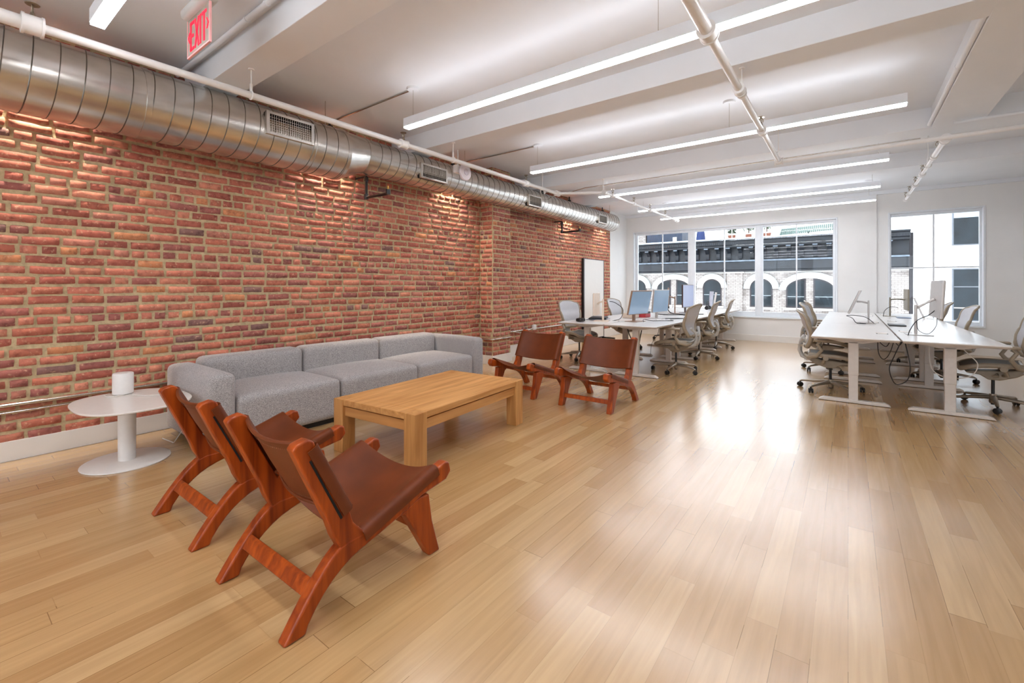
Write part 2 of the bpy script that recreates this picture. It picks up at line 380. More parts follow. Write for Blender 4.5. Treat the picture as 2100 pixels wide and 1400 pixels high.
# ---- brick wall, real bricks
def brick_wall(name, regions, back, seed):
    rnd = random.Random(seed); me_v = []; me_f = []; cols = []; mi = []
    base = [(186, 112, 90), (178, 104, 84), (194, 122, 100), (172, 98, 82), (190, 116, 96), (164, 92, 78), (186, 120, 102), (198, 128, 104), (168, 102, 92), (156, 94, 86)]
    for (axis, fix, a0, a1, z0, z1, sgn) in regions:
        RH = .0752; rows = int((z1-z0)/RH)+1
        for r in range(rows):
            header = (r % 7 == 4)
            L = .105 if header else .213
            p = a0-rnd.random()*L
            zc = z0+RH*(r+.5); wav_ph = rnd.random()*6
            while p < a1:
                ll = L*(1+rnd.uniform(-.12, .12))
                if not header and rnd.random() < .10: ll = .11
                b0, b1 = max(p, a0), min(p+ll, a1); p += ll
                if b1-b0 < .035: continue
                g = .004+rnd.random()*.004
                c = lin(rnd.choice(base)); kk = rnd.uniform(.85, 1.12)
                if rnd.random() < .03: c = lin((134, 98, 92))
                if rnd.random() < .03: c = lin((204, 136, 96))
                col = (c[0]*kk, c[1]*kk, c[2]*kk, 1)
                dep = rnd.uniform(.004, .013); tilt = rnd.uniform(-.003, .003)
                nx = 6 if b1-b0 > .12 else 4; nz = 4; o = len(me_v)
                y0, y1 = b0+g, b1-g; zz0, zz1 = zc-RH/2+.0045+rnd.uniform(0,.003), min(zc+RH/2-.0045+rnd.uniform(-.003,0), z1)
                if zz1 <= zz0+.01: continue
                for i in range(nx+1):
                    for j in range(nz+1):
                        fi = i/nx; fj = j/nz
                        edge = (i in (0, nx)) or (j in (0, nz))
                        # squeeze first inner ring towards the edge -> rounded arris
                        def rem(t, n_, w):
                            i_ = round(t*n_)
                            if i_ == 0: return 0
                            if i_ == n_: return 1
                            if n_ <= 2: return .5
                            return w+(1-2*w)*(i_-1)/(n_-2)
                        ti = rem(fi, nx, .045 if nx > 4 else .09); tj = rem(fj, nz, .12)
                        yy = y0+(y1-y0)*ti+(rnd.uniform(-.004, .004) if i in (0, nx) or j in (0, nz) else 0)
                        zz = zz0+(zz1-zz0)*tj+rnd.uniform(-.003, .003)+.004*math.sin(yy*2.3+wav_ph)+.002*math.sin(yy*11+wav_ph*3)
                        d = -.012 if edge else dep+tilt*fi+rnd.uniform(-.0018, .0018)
                        if not edge and rnd.random() < .03: d -= .006
                        if axis == 'x': me_v.append((fix+sgn*d, yy, zz))
                        else: me_v.append((yy, fix+sgn*d, zz))
                        cols.append(col)
                flip = (axis == 'x') == (sgn > 0)
                for i in range(nx):
                    for j in range(nz):
                        q = (o+i*(nz+1)+j, o+(i+1)*(nz+1)+j, o+(i+1)*(nz+1)+j+1, o+i*(nz+1)+j+1)
                        me_f.append(q if flip else q[::-1]); mi.append(0)
    for (a, b) in back:
        mb = MB().box(a, b); o = len(me_v); me_v += mb.v; cols += [(.3, .25, .15, 1)]*8
        me_f += [tuple(i+o for i in f) for f in mb.f]; mi += [1]*6
    me = bpy.data.meshes.new(name); me.from_pydata(me_v, [], me_f); me.update()
    me.materials.append(M_brick); me.materials.append(M_mortar)
    me.polygons.foreach_set('material_index', mi)
    ca = me.color_attributes.new('Col', 'FLOAT_COLOR', 'POINT')
    ca.data.foreach_set('color', [x for c in cols for x in c])
    sm = [m_ == 0 for m_ in mi]; me.polygons.foreach_set('use_smooth', sm)
    o = bpy.data.objects.new(name, me); C.objects.link(o)
    return struct(o)
PX, P0, P1 = -4.55, 5.55, 6.02
brick_wall('wall_left', [('x', XW, -3.0, P0, .13, ZC, 1), ('x', XW, P1, 10.56, .13, ZC, 1),
                         ('x', PX, P0+.004, P1-.004, .13, ZC, 1), ('y', P0, XW+.01, PX-.002, .13, ZC, -1), ('y', P1, XW+.01, PX-.002, .13, ZC, 1)],
           [((XW-.3, YB-.2, -.1), (XW-.001, 10.56, ZC+.1)), ((XW-.1, P0+.001, -.01), (PX-.001, P1-.001, ZC+.02))], 3)
struct(MB().box((XW-.3, 10.56, 0), (XW+.004, YF, ZC)).build('wall_left_plaster', M_wall, smooth=False))
struct(MB().box((XR, YB-.2, 0), (XR+.2, YF+.3, ZC)).build('wall_right', M_wall, smooth=False))
wr = MB(); RW = [(-4.2, -1.9), (-1.5, .8), (1.2, 3.2)]; rz0, rz1 = .55, 2.75
wr.box((XW-.3, YB-.2, 0), (XR+.2, YB, rz0)); wr.box((XW-.3, YB-.2, rz1), (XR+.2, YB, ZC))
for (a, b) in ((XW-.3, RW[0][0]), (RW[0][1], RW[1][0]), (RW[1][1], RW[2][0]), (RW[2][1], XR+.2)): wr.box((a, YB-.2, rz0), (b, YB, rz1))
struct(wr.build('wall_rear', M_wall, smooth=False))
for i_, (a, b) in enumerate(RW):  # unseen rear windows, added to throw daylight on the ceiling
    f = MB(); f.box((a, YB-.12, rz0), (a+.06, YB-.06, rz1)); f.box((b-.06, YB-.12, rz0), (b, YB-.06, rz1)); f.box((a, YB-.12, rz0), (b, YB-.06, rz0+.06)); f.box((a, YB-.12, rz1-.06), (b, YB-.06, rz1)); f.box(((a+b)/2-.02, YB-.11, rz0), ((a+b)/2+.02, YB-.07, rz1))
    fo = struct(f.build('window_%d' % (3+i_), M_frame, smooth=False)); MB().box((a+.05, YB-.095, rz0+.05), (b-.05, YB-.089, rz1-.05)).build('pane', M_glass, fo, smooth=False)
# window wall with two openings
W1 = (-4.62, -.175, .53, 2.70); W2 = (.635, 1.985, .50, 2.715)
w = MB(); T0, T1 = YF, YF+.3
for (x0, x1, z0, z1) in ((XW-.3, W1[0], 0, ZC), (W1[1], W2[0], 0, ZC), (W2[1], XR+.2, 0, ZC),
                         (W1[0], W1[1], 0, W1[2]), (W1[0], W1[1], W1[3], ZC), (W2[0], W2[1], 0, W2[2]), (W2[0], W2[1], W2[3], ZC)):
    w.box((x0, T0, z0), (x1, T1, z1))
struct(w.build('wall_back', M_wall, smooth=False))
# baseboards
bb = MB(); bb.box((XW-.01, -4.0, 0), (XW+.022, P0, .142))
bb.box((XW, P1, 0), (XW+.022, YF, .20))
struct(bb.build('baseboard_left', M_trimw, bevel=.003, smooth=False))
bb = MB(); bb.box((XW+.02, P0-.022, 0), (PX+.022, P0+.01, .142)); bb.box((PX-.01, P0+.01, 0), (PX+.022, P1+.022, .142)); bb.box((XW+.02, P1-.01, 0), (PX-.01, P1+.022, .142))
struct(bb.build('baseboard_pier', M_trimw, bevel=.003, smooth=False))
struct(MB().box((XW+.02, YF-.018, 0), (2.45, YF+.005, .145)).build('baseboard_back', M_trimw, bevel=.003, smooth=False))
struct(MB().box((XR-.018, YB, 0), (XR+.005, YF-.35, .145)).build('baseboard_right', M_trimw, bevel=.003, smooth=False))
# ---- windows
def window(idx, W, sashes, hbar=None):
    x0, x1, z0, z1 = W; D = YF+.10
    f = MB()
    # reveal lining + outer casing
    c = .03
    f.box((x0-.0, YF-.012, z0-.0), (x0+c, D+.06, z1)); f.box((x1-c, YF-.012, z0), (x1, D+.06, z1))
    f.box((x0+c, YF-.012, z1-c), (x1-c, D+.06, z1)); f.box((x0+c, YF-.03, z0), (x1-c, D+.06, z0+c))
    o = struct(f.build('window_%d' % idx, M_frame, bevel=.004, smooth=False))
    gz0 = z0+.14 if idx == 1 else z0+.10; gz1 = z1-.085
    for (a, b, mun) in sashes:
        s = MB(); fw = .045
        s.box((a-fw, D-.02, z0+c), (a, D+.045, z1-c)); s.box((b, D-.02, z0+c), (b+fw, D+.045, z1-c))
        s.box((a, D-.02, z0+c), (b, D+.045, gz0)); s.box((a, D-.02, gz1), (b, D+.045, z1-c))
        so = s.build('sash', M_frame, o, bevel=.004, smooth=False)
        mm = MB().box((mun-.012, D-.005, gz0), (mun+.012, D+.03, gz1))
        if hbar: mm.box((a, D-.003, hbar-.012), (b, D+.028, hbar+.012))
        mm.build('muntin', M_frame, so, smooth=False)
        MB().box((a, D+.010, gz0), (b, D+.016, gz1)).build('pane', M_glass, so, smooth=False)
    return o
DY = YF+.1
gx = lambda u: atY(u, 560, DY)[0]
sash1 = [(gx(1308.5), gx(1411.3), gx(1358.5)), (gx(1426), gx(1548.5), gx(1485.5)), (gx(1565), gx(1708), gx(1633.5))]
w1 = window(1, W1, sash1)
mm = MB()
for (a, b) in ((sash1[0][1]+.045, sash1[1][0]-.045), (sash1[1][1]+.045, sash1[2][0]-.045)):
    if b-a > .003: mm.box((a-.002, DY-.03, W1[2]+.03), (b+.002, DY+.05, W1[3]-.03))
mm.box((W1[0]+.028, DY-.015, W1[2]+.03), (sash1[0][0]-.043, DY+.04, W1[3]-.03)); mm.box((sash1[2][1]+.043, DY-.015, W1[2]+.03), (W1[1]-.028, DY+.04, W1[3]-.03))
mm.build('mullion', M_frame, w1, bevel=.003, smooth=False)
sash2 = [(gx(1827.5), gx(2008), gx(1914.5))]
w2 = window(2, W2, sash2, atY(1900, 548.5, DY)[2])
mm = MB(); mm.box((W2[0]+.028, DY-.015, W2[2]+.03), (sash2[0][0]-.043, DY+.04, W2[3]-.03)); mm.box((sash2[0][1]+.043, DY-.015, W2[2]+.03), (W2[1]-.028, DY+.04, W2[3]-.03))
mm.build('mullion', M_frame, w2, bevel=.003, smooth=False)
# ================================================================== LIGHT FIXTURES
def fixture(y, x0, x1, label, wires):
    t = thing('linear_light', label, 'ceiling light', (0, y, 0), 0, 'linear pendant lights')
    t.location = ((x0+x1)/2, y, 2.787); h = (x1-x0)/2
    MB().box((-h, -.035, .014), (h, .035, .070)).box((-h, -.035, .070), (h, -.031, .094)).box((-h, .031, .070), (h, .035, .094)).box((-h, -.031, .070), (-h+.004, .031, .094)).box((h-.004, -.031, .070), (h, .031, .094)).build('housing', M_ceil, t, smooth=False)
    d = MB().box((-h+.003, -.032, 0), (h-.003, .032, .0135)); d.build('diffuser', M_lite, t, smooth=False)
    MB().box((-h+.006, -.029, .0705), (h-.006, .029, .074)).build('added_uplight_strip', M_up, t, smooth=False)  # added uplight to brighten the ceiling, sunk behind the housing lips
    for x in wires:
        MB().cyl((x, 0, .074), (x, 0, ZC-2.787-.02), .0022, 6).build('suspension_wire', M_steel, t)
        MB().lathe([(.012, 0), (.012, .02)], (x, 0, .074), 10).build('wire_grip', M_steel, t)
        MB().lathe([(.055, 0), (.06, .008), (.06, .022)], (x, 0, ZC-2.787-.0215), 24).build('ceiling_canopy', M_ceil, t)
    return t
X0, X1 = -3.45, .40
hh = (X1-X0)/2
fl = [(-3.5, 'linear pendant light added out of view behind the photographer near the rear wall'), (-1.45, 'added unseen linear pendant light behind the photographer'),  # both out of view, added for more light from behind the camera
      (.65, 'white linear pendant light at top left above the metal duct, nearest the exit sign'),
      (2.88, 'largest and nearest full-length linear pendant light, running over the coffee table'),
      (5.04, 'second linear pendant light, starting above the far end of the brick pier'),
      (7.12, 'third linear pendant light, just beyond the cross pipe'), (8.94, 'fourth linear pendant light, second from the window wall'),
      (10.31, 'fifth and farthest linear pendant light, closest to the window wall')]
for i, (y, lb) in enumerate(fl):
    xa = X0-.11 if y < 1 else X0
    fixture(y, xa, X1, lb, (-hh+.10, .545) if i < 5 else (-hh+.1, hh-.1))
# ================================================================== DUCT
DX = -4.45
duct = thing('air_duct', 'long round spiral galvanised metal air duct along the top of the brick wall', 'duct')
def ring(y, z, r, n=64): return [(DX+r*math.cos(2*PI*k/n), y, z+r*math.sin(2*PI*k/n)) for k in range(n)]
ZA, RA, ZS, RS = 2.686, .268, 2.742, .197
MB().loft([ring(-3.9, ZA, RA), ring(2.76, ZA, RA)]).build('large_pipe', M_galv, duct)
MB().loft([ring(2.76, ZA, RA), ring(3.06, ZS, RS)]).build('reducer', M_galv, duct)
MB().loft([ring(3.06, ZS, RS), ring(9.80, ZS, RS), ring(9.86, ZS, RS*.985)]).build('small_pipe', M_galv, duct)
def helix(y0, y1, z, r, pitch, m, name, par):
    n = 40; pts = []; turns = (y1-y0)/pitch; N = int(turns*n)
    for i in range(N+1):
        a = 2*PI*i/n; pts.append((DX+(r)*math.cos(a), y0+pitch*i/n, z+(r)*math.sin(a)))
    MB().tube(pts, .0036, 5, up=(0, 1, 0)).build(name, m, par)
lp = duct.children
helix(-1.2, 2.74, ZA, RA, .127, M_galvd, 'seam', duct); helix(3.08, 9.84, ZS, RS, .127, M_galvd, 'seam', duct)
for (y, z, r) in ((-.35, ZA, RA), (1.06, ZA, RA), (2.40, ZA, RA), (2.75, ZA, RA), (3.07, ZS, RS), (4.35, ZS, RS), (4.90, ZS, RS), (7.4, ZS, RS), (9.35, ZS, RS)):
    MB().loft([ring(y-.02, z, r), ring(y-.018, z, r+.006), ring(y+.018, z, r+.006), ring(y+.02, z, r)]).build('coupling_band', M_galv, duct)
for (y0, y1, z, r, lb) in ((1.89, 2.34, ZA, RA, 2.728), (3.77, 4.23, ZS, RS, 2.70), (6.11, 6.51, ZS, RS, 2.695), (8.73, 9.14, ZS, RS, 2.705)):
    xf = DX+r+.016; hz = .104 if r > .2 else .095; cz = lb
    g = MB(); b = .03
    g.box((xf-.03, y0, cz-hz), (xf+.004, y0+b, cz+hz)); g.box((xf-.03, y1-b, cz-hz), (xf+.004, y1, cz+hz))
    g.box((xf-.03, y0+b, cz-hz), (xf+.004, y1-b, cz-hz+b*.8)); g.box((xf-.03, y0+b, cz+hz-b*.8), (xf+.004, y1-b, cz+hz))
    go = g.build('grille', M_galv, duct, bevel=.002, smooth=False)
    # scoop box, near-black to stand for the shade inside the duct
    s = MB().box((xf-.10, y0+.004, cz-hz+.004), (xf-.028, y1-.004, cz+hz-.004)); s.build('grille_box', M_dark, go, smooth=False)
    l_ = MB(); ny = 19; nz = 7
    for i in range(1, ny): yy = y0+b+(y1-y0-2*b)*i/ny; l_.box((xf-.012, yy-.0018, cz-hz+b*.8), (xf-.002, yy+.0018, cz+hz-b*.8))
    for j in range(1, nz): zz = cz-hz+b*.8+(2*hz-1.6*b)*j/nz; l_.box((xf-.026, y0+b, zz-.0018), (xf-.010, y1-b, zz+.0018))
    l_.build('grille_blades', M_steel, go, smooth=False)
for y in (-.5, 2.54, 4.64, 9.42):
    z = ZA+RA if y < 3 else ZS+RS
    MB().cyl((DX+.14, y, z-.08), (DX+.14, y, ZC), .004, 8).build('hanger_rod', M_steel, duct)
# ---- sprinkler pipes
ZP = 2.745; KP = .9645
def sprinkler(par, x, y, z0, s=1):
    m = MB().lathe([(.014, 0), (.014, .02), (.010, .022), (.010, .034)], (x, y, z0), 10)
    m.tube([(x-.016*s, y, z0+.03), (x-.017*s, y, z0+.055), (x-.003, y, z0+.078)], .004, 6)
    m.tube([(x+.016*s, y, z0+.03), (x+.017*s, y, z0+.055), (x+.003, y, z0+.078)], .004, 6)
    m.cyl((x, y, z0+.03), (x, y, z0+.08), .003, 6)
    m.lathe([(.03, 0), (.032, .003)], (x, y, z0+.078), 16); m.build('sprinkler_head', M_bolt, par)
def coupling(m, p, axis, r=.030):
    d = {'x': Vector((1,0,0)), 'y': Vector((0,1,0))}[axis]; p = Vector(p)
    m.tube([p-d*.045, p-d*.035, p+d*.035, p+d*.045], [r+.004, r+.013, r+.013, r+.004], 18)
    for s in (-1, 1): m.tube([p+d*s*.04-d*.006, p+d*s*.04+d*.006], r+.018, 18)
def hanger(par, x, y, zt=ZC, r=.028):
    m = MB(); m.tube([(x+math.cos(a)*(r+.003), y, ZP+math.sin(a)*(r+.003)) for a in [2*PI*k/16 for k in range(17)]], .006, 6)
    m.cyl((x, y, ZP+r), (x, y, ZP+r+.06), .011, 8); m.cyl((x, y, ZP+r+.06), (x, y, zt), .005, 8); m.lathe([(.022, 0), (.022, .008)], (x, y, zt-.008), 12)
    m.build('pipe_hanger', M_pipe, par)
sp = thing('sprinkler_pipe', 'white sprinkler pipe running beside the duct above the brick wall', 'pipe', group=None)
xl = -3.735; xs = -3.10
MB().cyl((xl, .405, ZP), (xl, YB, ZP), .038, 20).build('wide_pipe', M_pipe, sp)
MB().tube([(xl, .405, ZP), (xl, 6.19, ZP)], .026, 20).build('pipe', M_pipe, sp)
MB().tube([(xl, 6.19, ZP), (xs, 6.60, ZP)], .024, 18).build('pipe', M_pipe, sp)
MB().tube([(xs, 6.60, ZP), (xs, 10.40, ZP)], .020, 18).build('pipe', M_pipe, sp)
def coup(par, p, axis, r):
    c = MB(); coupling(c, p, axis, r); c.build('pipe_coupling', M_pipe, par)
coup(sp, (xl, .405, ZP), 'y', .040)
for y in (3.08, 5.32, 6.19): coup(sp, (xl, y, ZP), 'y', .028)
for y in (6.60, 6.90, 7.81, 8.63, 9.55, 10.37): coup(sp, (xs, y, ZP), 'y', .019)
for y in (.405, 3.08, 5.32): sprinkler(sp, xl, y, ZP+.038)
for y in (6.90, 7.81, 8.63, 9.55): sprinkler(sp, xs, y, ZP+.03)
hanger(sp, xl, 1.58, ZB); hanger(sp, xl, 3.82, ZB); hanger(sp, xl, -1.5); hanger(sp, xs, 6.54, ZB)
sp2 = thing('sprinkler_pipe', 'white sprinkler pipe crossing in front of the two nearest linear lights, at right', 'pipe')
xm = -.661; YX = 6.21
MB().cyl((xm, YB, ZP), (xm, 2.80, ZP), .036, 20).build('wide_pipe', M_pipe, sp2)
MB().tube([(xm, 2.80, ZP), (xm, 4.46, ZP)], .027, 20).build('pipe', M_pipe, sp2); MB().tube([(xm, 4.46, ZP), (xm, YX, ZP)], .023, 20).build('pipe', M_pipe, sp2)
coup(sp2, (xm, 2.80, ZP), 'y', .037)
for (y, a) in ((3.76, 'y'), (4.89, 'y'), (YX, 'x')): coup(sp2, (xm, y, ZP), a, .025)
sprinkler(sp2, xm, 2.42, ZP+.035); sprinkler(sp2, xm, 4.82, ZP+.03); hanger(sp2, xm, 3.86, ZB); hanger(sp2, xm, 6.14)
MB().tube([(xm, YX, ZP), (.77, YX, ZP)], .023, 20).build('cross_pipe', M_pipe, sp2)
MB().tube([(.77, YX, ZP), (XR, YX, ZP)], .023, 20).build('cross_pipe', M_pipe, sp2)
sp3 = thing('sprinkler_pipe', 'short white sprinkler pipe running from the cross pipe towards the right-hand window', 'pipe')
xq = .79
MB().tube([(xq, YX+.05, ZP), (xq, 7.04, ZP)], .027, 18).build('pipe', M_pipe, sp3); MB().tube([(xq, 7.04, ZP), (xq, 10.24, ZP)], .019, 18).build('pipe', M_pipe, sp3)
coup(sp3, (xq, YX+.06, ZP), 'y', .029)
for y in (7.04, 8.05, 8.83, 9.65, 10.2): coup(sp3, (xq, y, ZP), 'y', .018)
for y in (6.75, 8.0, 8.78, 9.55, 10.12): sprinkler(sp3, xq, y, ZP+.026)
hanger(sp3, xq, 7.5)
# ---- conduits on ceiling
def conduit(name, pts, r, m, label, clips=()):
    o = thing(name, label, 'conduit')
    MB().tube(pts, r, 12).build('conduit_pipe', m, o)
    if clips:
        cm = MB()
        for (p, ax) in clips:
            if ax == 'y': cm.tube([(p[0], p[1]-.01, p[2]), (p[0], p[1]+.01, p[2])], r+.005, 10)
            else: cm.tube([(p[0]-.01, p[1], p[2]), (p[0]+.01, p[1], p[2])], r+.005, 10)
        cm.build('clip', m, o)
    return o
conduit('ceiling_conduit', [(XW+.02, 1.41, ZC-.022), (.70, 1.41, ZC-.022)], .018, M_ceil, 'white conduit across the ceiling directly behind the exit sign', [((-3.4, 1.41, ZC-.022), 'x'), ((-3.1, 1.41, ZC-.022), 'x')])
conduit('ceiling_conduit', [(-3.34, 2.88, ZC-.012), (XW+.02, 2.88, ZC-.012)], .008, M_steel, 'thin grey conduit from the nearest light canopy to the brick wall')
conduit('ceiling_conduit', [(-3.34, 5.04, ZC-.012), (XW+.02, 5.04, ZC-.012)], .008, M_steel, 'thin grey conduit from the second light canopy to the brick wall')
conduit('ceiling_conduit', [(-4.3, 6.88, 2.86), (-3.9, 6.88, 2.90), (-3.6, 6.88, ZB-.011), (.66, 6.88, ZB-.011)], .009, M_steel, 'thin grey conduit along the underside of the beam by the cross pipe')
conduit('ceiling_conduit', [(.690, -3.9, ZB+.02), (.690, 6.47, ZB+.02)], .019, M_ceil, 'white conduit along the lower left edge of the right-hand lengthwise beam', [((.690, 4.9, ZB+.02), 'y'), ((.690, 3.6, ZB+.02), 'y')])
conduit('ceiling_conduit', [(.86, 6.36, ZB-.03), (XR, 6.36, ZB-.03)], .016, M_ceil, 'white conduit parallel to the cross pipe at far right')
conduit('ceiling_conduit', [(-4.30, -2.0, 2.965), (-4.30, 3.1, 2.965), (-4.30, 5.0, 2.965)], .007, M_steel, 'thin conduit lying along the top of the metal duct')
# ---- wall conduits at skirting height
ZQ = .405
conduit('wall_conduit', [(XW+.035, -3.9, ZQ), (XW+.035, P0-.045, ZQ), (XW+.06, P0-.03, ZQ), (PX+.01, P0-.03, ZQ), (PX+.032, P0-.01, ZQ), (PX+.032, P1-.02, ZQ+.002)], .0135, M_steel,
        'thicker upper metal conduit low along the brick wall', [((XW+.035, 1.02, ZQ), 'y'), ((XW+.035, .2, ZQ), 'y'), ((PX+.032, 5.8, ZQ), 'y')])
conduit('wall_conduit', [(XW+.03, -3.9, .350), (XW+.03, P0-.03, .350)], .0095, M_steel, 'thinner lower metal conduit low along the brick wall', [((XW+.03, .2, .35), 'y')])
conduit('wall_conduit', [(XW+.035, P1+.03, .45), (XW+.035, 8.3, .452)], .0135, M_steel, 'metal conduit on the brick wall beyond the pier, behind the leather chairs', [((XW+.035, 6.8, .45), 'y')])
jb = MB().rbox((XW+.02, 7.02, .43), (XW+.07, 7.12, .53), .015, n=4); jo = jb.build('outlet_box', M_pipe); tag(jo, 'small white outlet box on the conduit beyond the brick pier', 'outlet box')
tag(MB().tube([(XW+.06, 7.02, .47), (XW+.06, 6.85, .44), (XW+.05, 6.6, .41), (XW+.05, 6.4, .45)], .006, 8).build('power_cable', M_cablew), 'white cable looped over the wall conduit beyond the pier', 'cable')
# black stub pipes under duct
for (y, xa, xb, zt, zl, lb) in ((3.235, -4.60, -4.19, ZS-RS+.02, 2.31, 'black iron stub pipe with brass end under the duct above the sofa'), (7.84, -4.62, -4.22, ZS-RS+.02, 2.345, 'black iron stub pipe under the far end of the duct')):
    t = thing('gas_pipe_stub', lb, 'pipe')
    MB().tube([(xa, y, zt), (xa, y, zl+.02), (xa+.02, y, zl), (xb-.02, y, zl), (xb, y, zl+.02), (xb, y, zl+.045)], .017, 12).build('stub_pipe', M_blackpipe, t)
    m = MB(); m.lathe([(.026, -.03), (.026, .03)], (xa, y, zl+.01), 14); m.lathe([(.026, -.02), (.026, .035)], (xb, y, zl+.01), 14); m.lathe([(.024, 0), (.024, .05)], (xa, y, zt-.06), 14); m.build('elbow', M_blackpipe, t)
    MB().cyl((xb, y, zl+.045), (xb, y, zl+.085), .011, 10).build('brass_plug', M_brass, t)
    MB().tube([(xa, y, zt), (XW, y, zt+.0)], .012, 8).build('wall_bracket', M_blackpipe, t)
# access point disc
t = thing('wireless_access_point', 'round white wireless access point mounted in front of the duct', 'access point', (-3.885, 4.19, 2.70))
MB().lathe([(.02, -.03), (.085, -.028), (.103, -.012), (.106, 0), (.098, .012), (.045, .018), (.04, .014), (.001, .016)], (0, 0, 0), 40, 'x').build('disc_body', mat('access_point_shell', (226, 216, 222), .35, ns=20, amt=.01), t)
MB().lathe([(.036, .0155), (.036, .020), (.03, .021), (.001, .021)], (0, 0, 0), 30, 'x').build('centre_ring', mat('access_point_centre', (206, 196, 206), .3, ns=20, amt=.01), t)
MB().rbox((-.09, -.13, -.02), (-.03, .0, .08), .01, n=4).build('mounting_box', M_pipe, t); MB().cyl((-.06, -.07, .08), (-.06, -.07, ZC-2.70), .008, 8).build('drop_rod', M_pipe, t)
# cctv
t = thing('security_camera', 'small round black and white security camera above the duct', 'camera', (-4.13, 6.36, 2.86))
MB().lathe([(.001, -.01), (.04, -.008), (.05, .01), (.05, .05), (.03, .07)], (0, 0, 0), 24, 'x').build('camera_body', M_pipe, t).rotation_euler = (0, R(20), R(-40))
MB().lathe([(.045, .0), (.046, .012), (.03, .02), (.001, .022)], (.03, -.035, -.02), 24, 'x').build('lens', M_black, t)
MB().cyl((0, 0, .04), (0, 0, ZC-2.86), .009, 8).build('mount_rod', M_pipe, t)
# exit sign
EY = 1.06; ex0, ex1 = -3.405, -3.045; ez0, ez1 = 2.715, 2.955
t = thing('exit_sign', 'red EXIT sign hanging from the ceiling at upper left', 'exit sign', ((ex0+ex1)/2, EY, ez0)); ew = (ex1-ex0)/2; eh = ez1-ez0
MB().box((-ew, -.004, 0), (ew, .004, eh)).build('sign_panel', M_exitp, t, bevel=.002)
e = MB(); b = .008
e.box((-ew-.002, -.006, -.002), (-ew+b, .006, eh)); e.box((ew-b, -.006, -.002), (ew+.002, .006, eh)); e.box((-ew+b, -.006, -.002), (ew-b, .006, b)); e.build('panel_edge', M_exitr, t)
MB().rbox((-ew-.02, -.045, eh-.002), (ew+.02, .045, eh+.07), .03, n=6).build('sign_housing', mat('exit_housing_grey', (196, 196, 192), .3, ns=20, amt=.02), t)
MB().cyl((0, 0, eh+.065), (0, 0, ZC-ez0), .05, 20).build('ceiling_mount', M_ceil, t)
L = MB(); y0, y1 = -.0075, -.0045
def stroke(pts, wd):
    for (a, b_) in zip(pts[:-1], pts[1:]):
        dx, dz = b_[0]-a[0], b_[1]-a[1]; ln = math.hypot(dx, dz); nx, nz = -dz/ln*wd/2, dx/ln*wd/2
        L.prism([(a[0]+nx, a[1]+nz), (a[0]-nx, a[1]-nz), (b_[0]-nx, b_[1]-nz), (b_[0]+nx, b_[1]+nz)], y0, y1, 'xz')
q0, q1 = .03, eh-.03; S = .018; qm = (q0+q1)/2
stroke([(-.118, q0), (-.118, q1)], S); stroke([(-.127, q1-S/2), (-.065, q1-S/2)], S); stroke([(-.118, qm), (-.07, qm)], S); stroke([(-.127, q0+S/2), (-.065, q0+S/2)], S)
stroke([(-.048, q0), (.012, q1)], S); stroke([(.012, q0), (-.048, q1)], S); stroke([(.040, q0), (.040, q1)], S)
stroke([(.062, q1-S/2), (.134, q1-S/2)], S); stroke([(.098, q0), (.098, q1-.01)], S)
stroke([(-.135, qm+.032), (-.160, qm), (-.135, qm-.032)], .010); stroke([(.140, qm+.032), (.165, qm), (.140, qm-.032)], .010)
L.build('exit_lettering', M_red, t, smooth=False)
# wall washers behind the duct
for i, y in enumerate((-.9, .52, 2.85, 4.85, 6.62, 8.36, 9.96)):
    t = thing('wall_washer_light', 'small downlight tucked between the duct and the brick wall, hidden from view', 'spotlight', (XW+.075, y, 3.0), 0, 'wall washers behind the duct')
    MB().lathe([(.03, 0), (.034, .005), (.034, .09), (.012, .095), (.012, .16)], (0, 0, 0), 16).build('lamp_body', M_black, t)
    ld = bpy.data.lights.new('wall_washer_lamp', 'SPOT'); ld.energy = 120; ld.color = (1, .89, .74); ld.spot_size = R(96); ld.spot_blend = .8; ld.shadow_soft_size = .02
    lo = bpy.data.objects.new('wall_washer_lamp', ld); C.objects.link(lo); lo.parent = t; lo.location = (0, 0, -.005); lo.rotation_euler = (0, R(-3), 0)
# whiteboard
t = thing('whiteboard', 'tall white board with thin black frame against the far brick wall', 'whiteboard', (XW+.05, 9.56, 0))
hw = .50
MB().box((-.012, -hw, .05), (.012, hw, 1.875)).build('board_panel', M_whtop, t, smooth=False)
f = MB(); f.box((-.03, -hw-.045, .03), (.020, -hw, 1.89)); f.box((-.02, hw, .03), (.020, hw+.014, 1.89)); f.box((-.02, -hw, 1.875), (.020, hw, 1.89)); f.box((-.02, -hw, .03), (.020, hw, .05)); f.build('board_frame', M_black, t, smooth=False)
f = MB(); f.box((-.03, -hw-.03, 0), (.3, -hw+.01, .03)); f.box((-.03, hw-.01, 0), (.3, hw+.03, .03)); f.build('board_foot', M_black, t, smooth=False)
